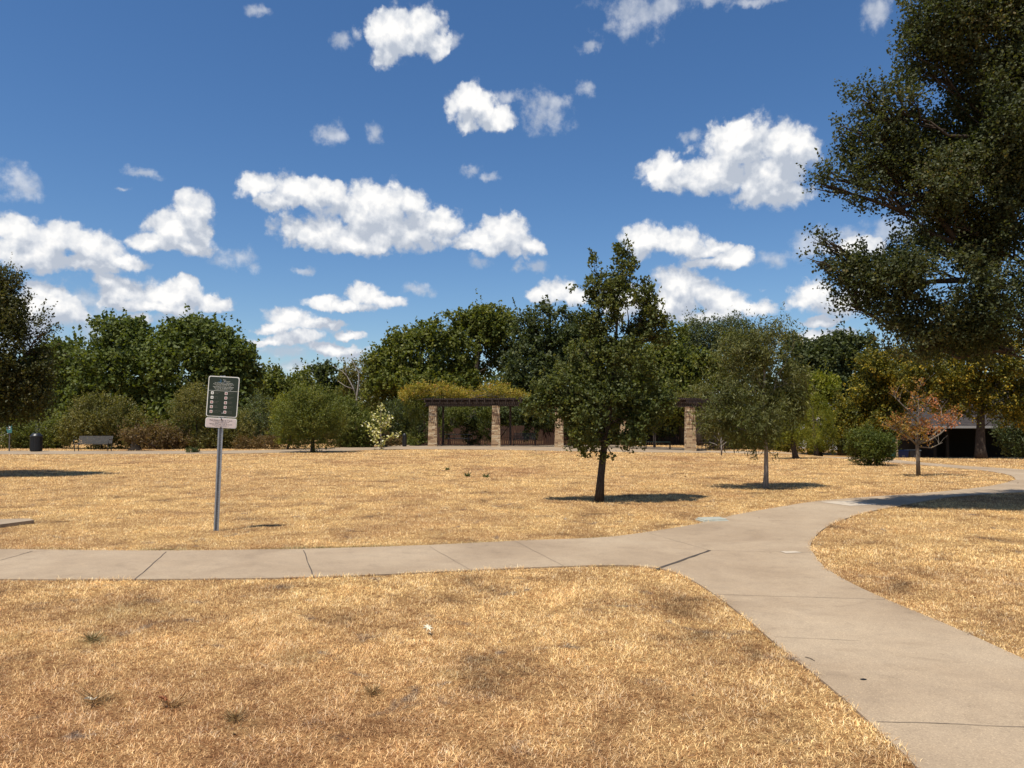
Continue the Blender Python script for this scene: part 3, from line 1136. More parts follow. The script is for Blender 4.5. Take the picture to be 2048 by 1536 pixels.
tree('sparse_tree', 'small sparse tree with grey branches and orange autumn leaves', 'tree', 23.1, (1837, 952),
     [(1808, 858, 32, 18), (1850, 868, 18, 12, .5), (1880, 822, 15, 20, .55), (1905, 838, 15, 9, .4), (1880, 862, 22, 12, .25), (1835, 795, 20, 20, .35), (1800, 800, 15, 17, .35),
      (1855, 800, 10, 14, .3), (1786, 862, 12, 12, .5), (1838, 770, 8, 12, .2), (1915, 833, 8, 5, .3)],
     'leaf_orange', 'bark_grey', r0=.085, clusters=260, per=8, twig=.17, leaf=.085, width=.6, top=(1836, 790), n_sub=9, cull=.30, freq=1.5, fork=.42 if False else .3) if False else None


def sparse_tree():
    d = 23.1
    b = G(1837, 952)
    root = empty('sparse_tree', b, 'small sparse tree with grey branches and orange autumn leaves', 'tree')
    mb = MB()
    W = lambda x, y, dy=0.0: P(x, y, d + dy)
    mb.tube([b - Vector((0, 0, .05)), W(1836, 920), W(1834, 885), W(1835, 850), W(1838, 818), W(1836, 790)], [.068, .055, .048, .032, .014, .003], 8)
    tips = []

    def br(pts, r, n_tw=5, dens=1.0):
        q = [W(*p) for p in pts]
        mb.tube(q, [r * (1 - .75 * i / (len(q) - 1)) for i in range(len(q))], 6)
        for _ in range(n_tw):
            i = random.randint(max(0, len(q) - 3), len(q) - 2)
            a = q[i].lerp(q[i + 1], random.random())
            e = a + Vector((random.uniform(-.35, .35), random.uniform(-.35, .35), random.uniform(.0, .42)))
            mb.tube([a, a.lerp(e, .5) + Vector((0, 0, .03)), e], [r * .3, r * .2, .003], 4, cap=False)
            if random.random() < dens:
                tips.append((a, e))
    br([(1834, 890), (1815, 872, -.2), (1795, 862, -.3), (1782, 858, -.3)], .035, 26)
    br([(1835, 880), (1818, 858, .2), (1805, 842, .3)], .028, 26)
    br([(1835, 875), (1848, 858, .2), (1858, 848, .3)], .022, 14)
    br([(1834, 888), (1848, 872, -.3), (1860, 862, -.5)], .025, 9)
    br([(1835, 888), (1860, 880), (1880, 868), (1900, 850), (1915, 834)], .038, 12, .8)
    br([(1836, 884), (1866, 872, .3), (1885, 850, .3), (1882, 815, .3)], .030, 14, .9)
    br([(1835, 845), (1820, 825), (1800, 805), (1786, 790)], .030, 9, .75)
    br([(1836, 835), (1850, 815, .2), (1862, 795, .2)], .025, 7, .6)
    br([(1836, 825), (1830, 805, .2), (1822, 785, .2)], .020, 7, .6)
    br([(1837, 805), (1834, 788, .1), (1840, 772)], .012, 7, .6)
    br([(1835, 893), (1862, 896, -.3), (1885, 885, -.3)], .022, 5, .25)
    br([(1834, 870), (1815, 880, .3), (1798, 878, .4)], .018, 6, .8)
    c = []
    for a, e in tips:
        for _ in range(random.randint(14, 24)):
            q = a.lerp(e, random.uniform(.3, 1.1))
            c.append((q.x + random.gauss(0, .055), q.y + random.gauss(0, .055), q.z + random.gauss(0, .055)))
    c = np.array(c)
    n = len(c)
    xx = c[:, 0]
    rnd = np.clip(rng.random(n) * .55 + sstep(W(1800, 800).x, W(1890, 800).x, xx) * .45, 0, 1)
    me = leaf_mesh('crown', c, unit(rng.normal(size=(n, 3)) - np.array([0, 0, .5])), unit(rng.normal(size=(n, 3)) + np.array([0, -.3, .7])), rng.uniform(.05, .10, n), rng.uniform(.03, .055, n), rnd)
    link('crown', me, M['leaf_orange'], root, world=True)
    mb.build('trunk', M['bark_grey'], root, smooth=True, world=True)


sparse_tree()

# --- big tree filling the right of the picture; its trunk stands outside the frame
tree('elm_tree', 'huge dark leafy tree whose boughs fill the upper right corner', 'tree', 14.0, 2290,
     [(1905, 40, 100, 72), (1990, 90, 110, 110), (1850, 120, 72, 50, .9), (1795, 225, 70, 58, .6), (1722, 200, 42, 36, .22), (1710, 262, 44, 26, .25), (1750, 310, 84, 46, .8), (1672, 352, 50, 28, .45),
      (1640, 372, 22, 9, .3), (1865, 300, 100, 90), (1970, 250, 110, 130), (2080, 220, 140, 200), (1850, 385, 100, 46), (1985, 440, 120, 110), (1745, 385, 60, 28, .7),
      (1700, 538, 52, 40, .8), (1770, 560, 84, 46), (1640, 480, 24, 16, .35), (1625, 520, 20, 8, .3), (1870, 540, 100, 62), (1752, 640, 62, 42, .9), (1820, 690, 72, 28, .7), (1900, 645, 110, 56),
      (2020, 610, 120, 90), (2110, 430, 150, 160), (1900, 452, 66, 46, .9), (1960, 556, 66, 38, 1.0), (1700, 600, 34, 26, .5), (2010, 505, 90, 60, .9), (1840, 470, 60, 20, .3), (1975, 690, 80, 30, .8), (2080, 720, 70, 40, .7),
      (2160, 40, 170, 150, .8), (2300, 260, 200, 220, .6), (2300, 540, 190, 150, .5), (2050, -90, 200, 100, .6), (2280, -120, 200, 140, .4)],
     'leaf_big', r0=.42, clusters=21000, per=15, twig=.22, leaf=.060, width=.66, depth=.95, top=(2290, 120), n_sub=10, cull=.43, freq=1.05, spikes=.09, inner=.2, lim=.3)


def bough():
    pass


# --- left edge tree
tree('elm_tree', 'dark tree with feathery drooping tips cut by the left edge of the picture', 'tree', 23.0, -95,
     [(-30, 600, 60, 70), (10, 560, 22, 40, .7), (-20, 700, 90, 80), (45, 640, 40, 36, .7), (60, 690, 38, 40, .7), (30, 740, 60, 60), (-60, 800, 80, 60), (30, 800, 60, 40),
      (88, 662, 20, 7, .5), (-120, 640, 90, 120, .7), (5, 530, 12, 16, .5), (75, 745, 26, 30, .6), (-160, 780, 80, 70, .6), (50, 610, 18, 14, .4)],
     'leaf_left', r0=.22, clusters=5600, per=14, twig=.28, leaf=.085, width=.55, top=(-90, 560), n_sub=7, cull=.40, freq=1.1, spikes=.10, inner=.3)

# --- dense trees on the left
GL = 'large trees behind the path'
tree('broadleaf_tree', 'broad rounded dense green tree left of the park rules sign, behind the olive shrub', 'tree', 60, 255,
     [(250, 740, 90, 85), (235, 680, 66, 48), (165, 730, 62, 60), (300, 700, 50, 50), (245, 650, 24, 22, .8), (190, 690, 30, 26, .8), (230, 820, 120, 60), (130, 705, 28, 24, .8)],
     'leaf_gum', r0=.4, clusters=3400, per=10, twig=.55, leaf=.27, width=.75, group=GL, cull=.41, freq=.42, spikes=.05, inner=.45)
tree('broadleaf_tree', 'dense green tree with lumpy top directly behind the park rules sign', 'tree', 58, 410,
     [(390, 730, 90, 90), (375, 670, 34, 42), (345, 690, 34, 30), (415, 680, 36, 32), (450, 740, 60, 66), (480, 720, 22, 34, .7), (500, 760, 24, 30, .7), (410, 830, 100, 50), (455, 690, 16, 18, .7), (380, 640, 14, 14, .7)],
     'leaf_gum', r0=.4, clusters=3400, per=10, twig=.55, leaf=.27, width=.75, group=GL, cull=.41, freq=.42, spikes=.05, inner=.45)
tree('broadleaf_tree', 'lower dense green tree between the left edge tree and the broad rounded tree', 'tree', 64, 120,
     [(125, 760, 60, 72), (110, 720, 34, 34), (90, 830, 90, 50), (60, 780, 50, 60)],
     'leaf_gum', r0=.3, clusters=1700, per=10, twig=.6, leaf=.28, width=.75, group=GL, cull=.40, freq=.4, spikes=.10, inner=.45)
# --- the gap in the middle left
tree('broadleaf_tree', 'low mid green tree in the gap right of the sign', 'tree', 76, 565,
     [(560, 800, 50, 50), (550, 765, 30, 24), (590, 775, 34, 34), (530, 790, 30, 40), (575, 840, 70, 34)],
     'leaf_mid', r0=.3, clusters=1300, per=10, twig=.6, leaf=.30, width=.7, group=GL, cull=.40, freq=.4, spikes=.12)
tree('broadleaf_tree', 'small round topped tree in the gap, left of the bare grey limbs', 'tree', 80, 645,
     [(640, 770, 36, 34), (625, 760, 24, 22), (650, 745, 20, 14), (650, 820, 60, 44), (680, 790, 30, 36)],
     'leaf_dark', r0=.3, clusters=1300, per=10, twig=.55, leaf=.30, width=.7, group=GL, cull=.40, freq=.4, spikes=.10)
tree('thinning_tree', 'brownish thinning tree with airy top left of the pergola trees', 'tree', 74, 725,
     [(722, 745, 34, 30, .7), (745, 735, 22, 24, .7), (700, 760, 22, 24, .5), (725, 800, 50, 50), (720, 850, 50, 30)],
     'leaf_olive', 'bark_grey', r0=.25, clusters=1000, per=9, twig=.55, leaf=.26, width=.5, group=GL, cull=.40, freq=.5, spikes=.14)


def dead_tree():
    d = 66
    W = lambda x, y: P(x, y, d)
    b = W(712, 895)
    b.z = Hf(b.x, d)
    root = empty('dead_tree', b, 'bare dead tree with pale forking limbs above the bushes', 'dead tree')
    mb = MB()
    mb.tube([b, W(712, 830), W(714, 790), W(718, 760), (W(717, 745)), W(708, 728), W(703, 718)], [.13, .11, .09, .075, .055, .035, .015], 6)
    mb.tube([W(714, 795), W(706, 775), W(694, 752), W(684, 742), W(664, 731)], [.07, .06, .045, .03, .012], 6)
    mb.tube([W(694, 752), W(690, 738), W(697, 730)], [.05, .035, .015], 5)
    mb.tube([W(717, 748), W(722, 736), W(730, 728)], [.05, .03, .015], 5)
    mb.tube([W(706, 778), W(690, 772), W(676, 762)], [.05, .03, .015], 5)
    mb.build('trunk', M['bark_pale'], root, smooth=True, world=True)


dead_tree()
# --- behind the pergola
tree('broadleaf_tree', 'green tree sloping down behind the left end of the pergola', 'tree', 66, 820,
     [(830, 710, 60, 56), (790, 740, 50, 50), (800, 690, 26, 22, .8), (850, 665, 32, 28), (770, 790, 40, 60), (830, 790, 80, 60), (755, 730, 20, 24, .8)],
     'leaf_mid', r0=.35, clusters=2600, per=10, twig=.55, leaf=.27, width=.72, group=GL, cull=.41, freq=.42, spikes=.05)
tree('broadleaf_tree', 'high domed green tree above the middle of the pergola', 'tree', 68, 950,
     [(950, 690, 78, 62), (985, 650, 44, 36), (915, 665, 42, 36), (1010, 690, 40, 60), (960, 635, 28, 20), (930, 780, 90, 60), (1000, 790, 60, 60), (890, 650, 24, 22)],
     'leaf_mid', r0=.4, clusters=3200, per=10, twig=.55, leaf=.27, width=.72, group=GL, cull=.41, freq=.42, spikes=.05)
tree('live_oak_tree', 'very dark dense tree behind the pergola just left of the lawn oak', 'tree', 62, 1100,
     [(1100, 690, 70, 60), (1070, 740, 70, 70), (1140, 700, 50, 50), (1085, 640, 34, 26), (1130, 650, 26, 30, .8), (1050, 660, 26, 30, .8), (1120, 790, 90, 60), (1098, 618, 8, 14, .6), (1165, 680, 22, 24, .7), (1040, 630, 10, 12, .4)],
     'leaf_dark', r0=.4, clusters=3400, per=10, twig=.5, leaf=.24, width=.7, group=GL, cull=.40, freq=.45, spikes=.08)
tree('broadleaf_tree', 'mid green tree hidden behind the lawn oak', 'tree', 60, 1240,
     [(1230, 740, 80, 50), (1200, 790, 60, 60), (1280, 790, 60, 60), (1240, 700, 40, 24, .8)],
     'leaf_dark', r0=.3, clusters=1600, per=10, twig=.55, leaf=.26, width=.7, group=GL, cull=.41, freq=.45, spikes=.05)
tree('broadleaf_tree', 'yellow green tree between lawn oak and narrow leaved lawn tree', 'tree', 56, 1370,
     [(1360, 720, 60, 60), (1320, 740, 50, 50), (1400, 760, 50, 60), (1345, 680, 36, 24, .8), (1340, 800, 70, 50), (1415, 700, 40, 40)],
     'leaf_mid', r0=.35, clusters=2300, per=10, twig=.5, leaf=.23, width=.7, group=GL, cull=.41, freq=.45, spikes=.05)
tree('feathery_tree', 'grey green feathery tree top left of the narrow leaved lawn tree', 'tree', 66, 1400,
     [(1400, 680, 36, 34), (1385, 665, 20, 22, .8), (1425, 670, 20, 26, .8), (1400, 730, 60, 50)],
     'leaf_greygreen', r0=.3, clusters=1400, per=10, twig=.6, leaf=.22, width=.4, group=GL, cull=.38, freq=.5, spikes=.22)
tree('feathery_tree', 'grey green feathery tree top directly behind the narrow leaved lawn tree', 'tree', 66, 1475,
     [(1470, 670, 32, 30), (1460, 655, 18, 18, .8), (1490, 680, 24, 30, .8), (1470, 730, 60, 50), (1510, 700, 36, 36)],
     'leaf_greygreen', r0=.3, clusters=1500, per=10, twig=.6, leaf=.22, width=.4, group=GL, cull=.38, freq=.5, spikes=.22)
tree('live_oak_tree', 'dark grey green tree right of the narrow leaved lawn tree', 'tree', 62, 1625,
     [(1620, 740, 50, 50), (1595, 710, 28, 26), (1650, 720, 32, 36), (1620, 790, 70, 50), (1645, 700, 18, 18), (1590, 685, 12, 14, .7)],
     'leaf_dark', r0=.35, clusters=1900, per=10, twig=.5, leaf=.24, width=.7, group=GL, cull=.41, freq=.45, spikes=.05)
tree('live_oak_tree', 'dark pointed tree under the left boughs of the huge tree', 'tree', 60, 1685,
     [(1680, 720, 36, 44), (1675, 690, 20, 22), (1700, 760, 50, 50), (1660, 780, 40, 40), (1720, 700, 30, 30)],
     'leaf_dark', r0=.35, clusters=1700, per=10, twig=.5, leaf=.24, width=.7, group=GL, cull=.41, freq=.45, spikes=.05)
tree('broadleaf_tree', 'lime green low tree between the cypress and the dark trees', 'tree', 46, 1640,
     [(1635, 780, 36, 22), (1620, 765, 20, 16), (1655, 775, 20, 18), (1630, 830, 50, 40, .7)],
     'leaf_lime', r0=.2, clusters=800, per=10, twig=.4, leaf=.17, width=.6, group=GL, cull=.38, freq=.6, spikes=.10)
tree('cypress_tree', 'leaning yellow green feathery tree with short dark trunk beside the back path', 'tree', 34.3, (1588, 917),
     [(1572, 868, 26, 22), (1600, 845, 30, 34), (1555, 880, 18, 12, .7), (1585, 815, 20, 26, .8)],
     'leaf_lime', r0=.14, clusters=800, per=14, twig=.28, leaf=.08, width=.3, top=(1578, 830), cull=.36, freq=1.0, spikes=.12)
tree('cypress_tree', 'straight yellow green feathery tree behind the leaning one', 'tree', 39.5, (1624, 907),
     [(1630, 860, 34, 34), (1650, 875, 24, 18, .7), (1625, 815, 24, 26, .8), (1640, 840, 26, 30)],
     'leaf_lime', r0=.13, clusters=900, per=14, twig=.3, leaf=.09, width=.3, cull=.36, freq=.9, spikes=.12)
# --- right: yellowing tree with the thick trunk before the house
tree('yellowing_tree', 'mature tree with thick trunk and yellowing leaves in front of the carport', 'tree', 34.4, (1964, 917.5),
     [(1870, 745, 62, 40), (1905, 715, 66, 42), (1960, 735, 80, 52), (2010, 790, 50, 40), (1880, 790, 46, 30, .7), (1940, 790, 50, 30, .6), (2040, 740, 60, 60), (1990, 690, 60, 44), (2000, 830, 28, 20, .5), (1845, 780, 34, 30, .7), (2080, 810, 60, 30, .7), (1905, 812, 45, 20, .8), (1948, 822, 18, 16, .6), (2045, 835, 40, 22, .8),
      (2000, 760, 60, 40), (1920, 770, 40, 20)],
     'leaf_yellow', r0=.24, clusters=3000, per=13, twig=.34, leaf=.12, width=.6, top=(1960, 740), n_sub=7, cull=.42, freq=.75, spikes=.06)
tree('yellowing_tree', 'yellow and olive tree left of the thick trunked tree, behind the orange leaved sapling', 'tree', 40, 1745,
     [(1730, 745, 46, 34), (1785, 745, 50, 34), (1760, 785, 60, 36), (1715, 800, 36, 40), (1800, 790, 40, 30), (1750, 835, 60, 36), (1705, 840, 34, 34), (1790, 720, 30, 20)],
     'leaf_yellow', r0=.2, clusters=2300, per=12, twig=.36, leaf=.14, width=.6, cull=.42, freq=.7, spikes=.06)

# --- shrubs along the back path
GS = 'shrubs along the back path'
def shrub(label, d, base, lobes, mat, clusters, leaf=.13, width=.45, twig=.32, **kw):
    kw.setdefault('cull', .36)
    kw.setdefault('spikes', .16)
    return tree('shrub', label, 'shrub', d, base, lobes, mat, kw.pop('bark', 'bark_dark'), r0=kw.pop('r0', .06), clusters=clusters, per=kw.pop('per', 12), twig=twig, leaf=leaf, width=width,
                group=GS, freq=.9, parts=SH, **kw)


shrub('broad olive shrub behind the slatted bench', 47, 205, [(210, 845, 74, 40), (205, 815, 50, 24), (150, 860, 34, 30), (270, 860, 28, 28), (230, 885, 60, 18, .6)], 'leaf_olive', 2300)
shrub('dark olive shrub behind the black litter bin', 48, 80, [(70, 860, 46, 34), (110, 870, 30, 26), (20, 865, 44, 34), (90, 885, 50, 16, .6)], 'leaf_mid', 1500)
shrub('tall yellow green shrub behind the foot of the park sign panels', 48, 400, [(390, 825, 44, 48), (430, 850, 50, 44), (350, 870, 44, 28), (470, 860, 34, 40), (385, 790, 22, 20, .7), (400, 885, 70, 16, .6)], 'leaf_olive', 2300, leaf=.12)
shrub('low rusty olive shrub right of the small dark stump', 46.5, 320, [(320, 875, 36, 22), (350, 885, 30, 14), (270, 872, 24, 9, 1.2, -3.0)], 'leaf_red', 700)
shrub('vase shaped round shrub with dark stems standing on the lawn edge', 41.5, 626, [(615, 838, 58, 42), (598, 815, 36, 28), (655, 828, 36, 44), (625, 800, 44, 20, .8), (575, 855, 26, 26, .7), (640, 880, 36, 18, .6), (625, 893, 20, 9, .5)],
      'leaf_mid', 2000, leaf=.11, width=.4, twig=.36, spikes=.34, r0=.12, cull=.42)
shrub('bright green shrub growing behind the left side of the vase shaped shrub', 46, 575, [(580, 830, 34, 36), (570, 862, 28, 26), (600, 800, 30, 18)], 'leaf_lime', 700, leaf=.12)
shrub('grey brown half bare shrub in the shade left of the vase shaped shrub', 50, 520, [(520, 825, 26, 36, .7), (530, 860, 26, 28), (500, 855, 20, 30)], 'leaf_greygreen', 500, leaf=.12, bark='bark_grey')
shrub('dark green bushes between vase shaped shrub and cream leaved sapling', 50, 710, [(705, 850, 36, 36), (735, 860, 34, 32), (690, 820, 22, 26), (715, 885, 40, 14)], 'leaf_mid', 1300)
shrub('dark green bush behind the left end of the pergola', 56, 800, [(795, 840, 40, 40), (770, 870, 36, 28), (820, 870, 36, 28)], 'leaf_dark', 1100, leaf=.16)
shrub('clipped looking glossy green shrub on the lawn left of the utility cabinet', 29, (1735, 930), [(1735, 898, 40, 26), (1722, 885, 26, 20), (1755, 895, 28, 22), (1735, 915, 30, 12, .6), (1705, 905, 14, 14, .6), (1718, 872, 10, 10, .5), (1775, 905, 12, 12, .5)],
      'leaf_shrub', 1100, leaf=.085, width=.45, twig=.24, spikes=.26, cull=.44)
shrub('green bushes right of the lattice end of the pergola', 47, 1470, [(1450, 880, 40, 22), (1500, 875, 46, 26), (1540, 880, 40, 22), (1440, 850, 26, 30, .7)], 'leaf_mid', 1400)
shrub('yellowish bushes behind the two feathery trees', 45, 1610, [(1600, 885, 50, 18), (1660, 880, 34, 22), (1690, 870, 26, 26), (1560, 885, 30, 16)], 'leaf_yellow', 1100)
shrub('dark tangled bushes between glossy shrub and house', 43, 1720, [(1700, 860, 44, 34), (1750, 850, 44, 30), (1720, 885, 40, 20)], 'leaf_dark', 1400)
shrub('dark bush under the boughs before the right end of the house', 38, 2030, [(2030, 860, 34, 40), (2060, 890, 50, 30), (2100, 850, 60, 50)], 'leaf_dark', 900)


shrub('dark low boughs of the bushes hanging over the fence behind the middle of the pergola', 58, 985, [(900, 838, 40, 16), (960, 835, 40, 20), (1030, 832, 44, 18), (1090, 836, 40, 18), (1060, 862, 12, 20, .6), (945, 872, 16, 16, .6)], 'leaf_dark', 1500, leaf=.17, width=.6, spikes=.06)
shrub('dark bushes growing before the fence right of the third stone column', 57, 1190, [(1150, 850, 30, 22), (1200, 840, 50, 24), (1270, 845, 50, 26), (1330, 845, 40, 26), (1215, 875, 14, 16, .6)], 'leaf_dark', 1400, leaf=.17, width=.6, spikes=.06)


def small_dark_bush():
    tree('shrub', 'tiny dark bush at the lawn edge left of the sign post', 'shrub', 41, (385, 909), [(385, 902, 12, 6), (390, 903, 7, 4)], 'leaf_dark', r0=.03, clusters=120, per=10, twig=.1,
         leaf=.07, width=.5, group=GS, parts=SH, cull=.2, freq=1)


small_dark_bush()


def stump():
    b = G(270, 900.5)
    mb = MB()
    mb.tube([b - Vector((0, 0, .05)), b + Vector((0, 0, .05)), b + Vector((.02, 0, .25)), b + Vector((.03, 0, .55)), b + Vector((.08, .02, .86))], [.42, .34, .25, .24, .20], 11)
    mb.tube([b + Vector((-.16, 0, 0)), b + Vector((-.08, 0, .4)), b + Vector((-.14, .02, .72))], [.16, .13, .08], 8)
    rr = random.Random(3)
    mb.v = [(x + rr.uniform(-.025, .025), y + rr.uniform(-.025, .025), z + rr.uniform(-.05, .05)) for x, y, z in mb.v]
    o = mb.build('tree_stump', barkmat('black_bark', (.010, .008, .006), (.045, .034, .026)), smooth=True)
    tag(o, 'dark thick tree stump right of the slatted bench', 'tree stump')


stump()


def hedge():
    """low russet ground cover behind the path"""
    lob = []
    for (x0, x1, y, ry, d) in [(490, 610, 887, 13, 47), (670, 770, 881, 15, 50), (290, 480, 887, 12, 48), (-60, 130, 885, 13, 50), (770, 800, 884, 10, 52)]:
        x = x0
        while x < x1:
            c = P(x, y, d)
            s = d / FPX
            lob.append((c.x, c.y + random.uniform(-.4, .4), c.z, 16 * s, .5, ry * s))
            x += 18
    lv, p, k = sprays(lob, 4200, 10, .22, .09, .5, cull=.3, freq=1.2, spikes=.1)
    o = link('ground_cover', leaf_mesh('ground_cover', *lv), M['leaf_red'])
    tag(o, 'low russet ground cover along the back of the path', 'ground cover', kind='stuff')


hedge()


def far_wood():
    """the wood behind everything, one dark mass"""
    lob = []
    x = -900
    while x < 3000:
        d = random.uniform(88, 105)
        top = 790 if x < 520 else (775 if x < 760 else 745)
        top += random.uniform(-16, 14)
        c = P(x, (top + 900) / 2, d)
        s = d / FPX
        lob.append((c.x, d, c.z, 62 * s, 4, (900 - top) / 2 * s))
        lob.append((P(x + 20, 0, d).x, d + 3, c.z - 2, 55 * s, 3, (900 - top) / 2 * s * .8))
        x += 46
    lv, p, k = sprays(lob, 16000, 8, 1.0, .62, .75, cull=.12, freq=.25, spikes=.06, inner=.5)
    o = link('wood', leaf_mesh('wood', *lv), M['leaf_dark'])
    tag(o, 'dark mass of distant trees behind the park', 'wood', kind='stuff')


far_wood()


def sapling_cream():
    d = 45.5
    b = G(763, 900)
    d = b.y
    W = lambda x, y: P(x, y, d)
    root = empty('sapling', b, 'small sapling with cream and pale yellow leaves near the pergola', 'sapling')
    mb = MB()
    mb.tube([b, W(763, 890), W(761, 860), W(762, 825), W(761, 812)], [.06, .04, .03, .02, .008], 6)
    c = []
    for pts in ([(762, 892), (772, 880), (785, 872), (797, 866)], [(762, 892), (752, 882), (748, 872)], [(761, 868), (745, 855), (727, 845)], [(761, 860), (770, 850), (782, 836)],
                [(761, 845), (752, 838), (744, 828)], [(761, 840), (762, 820), (761, 810)], [(761, 870), (750, 866), (738, 862)], [(762, 855), (772, 845), (780, 828)]):
        q = [W(*p) for p in pts]
        mb.tube(q, [.022, .015, .008] + [.005] * (len(q) - 3), 5)
        for i in range(1, len(q)):
            for _ in range(28):
                v = q[i - 1].lerp(q[i], random.random())
                c.append((v.x + random.gauss(0, .13), v.y + random.gauss(0, .13), v.z + random.gauss(0, .12)))
    c = np.array(c)
    n = len(c)
    me = leaf_mesh('crown', c, unit(rng.normal(size=(n, 3))), unit(rng.normal(size=(n, 3)) + np.array([0, -.5, .7])), rng.uniform(.09, .18, n), rng.uniform(.08, .14, n), rng.random(n))
    link('crown', me, M['leaf_cream'], root, world=True)
    mb.build('trunk', M['bark_pale'], root, smooth=True, world=True)


sapling_cream()


def sapling_bare():
    b = G(1443, 911)
    d = b.y
    W = lambda x, y: P(x, y, d)
    root = empty('sapling', b, 'leafless grey sapling right of the pergola lattice', 'sapling')
    mb = MB()
    mb.tube([b, W(1443, 895), W(1442, 880), W(1444, 868)], [.045, .035, .025, .01], 6)
    for pts in ([(1443, 896), (1430, 888), (1418, 884)], [(1443, 890), (1434, 876), (1426, 872)], [(1443, 886), (1450, 876), (1456, 866)], [(1443, 892), (1453, 884), (1462, 880)], [(1442, 880), (1437, 868), (1438, 860)]):
        q = [W(*p) for p in pts]
        mb.tube(q, [.022, .014, .005], 5)
    mb.build('trunk', M['bark_pale'], root, smooth=True, world=True)


sapling_bare()


def weeds():
    for (px, py, s, lab) in [(895, 940, .10, 'small grey green weed alone in the middle of the lawn'), (935, 953, .14, 'left low weed of the pair beside each other on the lawn'), (972, 955, .13, 'right low weed of the pair beside each other on the lawn')]:
        b = G(px, py)
        n = 90
        az = rng.uniform(0, 2 * np.pi, n)
        ti = rng.uniform(.5, 1.45, n)
        ax = np.stack([np.cos(az) * np.sin(ti), np.sin(az) * np.sin(ti), np.cos(ti)], 1)
        ln = s * rng.uniform(.5, 1.5, n)
        me = leaf_mesh('weed', ax * (ln * .5)[:, None], ax, unit(rng.normal(size=(n, 3)) * .5 + np.array([0, 0, 1.])), ln, rng.uniform(.012, .024, n), rng.random(n))
        o = link('weed', me, M['leaf_weed'])
        o.location = b
        tag(o, lab, 'weed', 'weeds on the lawn')


weeds()


def litter():
    n = 420
    d = 3.2 + 22 * rng.random(n) ** 1.7
    x = rng.uniform(-.8, .8, n) * d
    ok = ~inside(x, d, main_pts) | (rng.random(n) < .12)
    x, d = x[ok], d[ok]
    n = len(x)
    onp = inside(x, d, main_pts)
    c = np.stack([x, d, np.where(onp, PZ + .006, .028 + .01 * rng.random(n))], 1)
    a = rng.uniform(0, 6.28, n)
    ln = rng.uniform(.012, .032, n) * np.maximum(1, d / 9)
    me = leaf_mesh('leaf_litter', c, np.stack([np.cos(a), np.sin(a), rng.normal(0, .12, n)], 1), unit(rng.normal(size=(n, 3)) * .35 + np.array([0, 0, 1.])), ln, ln * .5, rng.random(n))
    o = link('leaf_litter', me, leafmat('brown_litter_leaves_orange', [(0, (.05, .028, .018)), (.5, (.16, .085, .045)), (1, (.36, .22, .12))]))
    tag(o, 'scattered small brown leaves lying over the lawn and path', 'leaf litter', kind='stuff')


litter()


# ------------------------------------------------------------------ text
def text_mesh(lines):
    """lines: (string, size, x, z, align, stretch) -> verts, faces in the x,z plane"""
    V, F = [], []
    for s, size, x, z, al, *st in lines:
        cu = bpy.data.curves.new('t', 'FONT')
        cu.body = s
        cu.size = size
        cu.align_x = al
        cu.resolution_u = 2
        cu.offset = size * .012
        o = bpy.data.objects.new('t', cu)
        scene.collection.objects.link(o)
        bpy.context.view_layer.update()
        me = bpy.data.meshes.new_from_object(o.evaluated_get(bpy.context.evaluated_depsgraph_get()))
        k = st[0] if st else 1.0
        b = len(V)
        V += [(x + v.co.x * k, 0, z + v.co.y) for v in me.vertices]
        F += [tuple(b + i for i in p.vertices) for p in me.polygons]
        bpy.data.objects.remove(o)
        bpy.data.meshes.remove(me)
        bpy.data.curves.remove(cu)
    return V, F


def rrect(w, h, r, n=5):
    pts = []
    for cx, cz, a0 in ((w / 2 - r, h / 2 - r, 0), (-w / 2 + r, h / 2 - r, 90), (-w / 2 + r, -h / 2 + r, 180), (w / 2 - r, -h / 2 + r, 270)):
        for i in range(n + 1):
            a = R(a0 + 90 * i / n)
            pts.append((cx + r * math.cos(a), cz + r * math.sin(a)))
    return pts


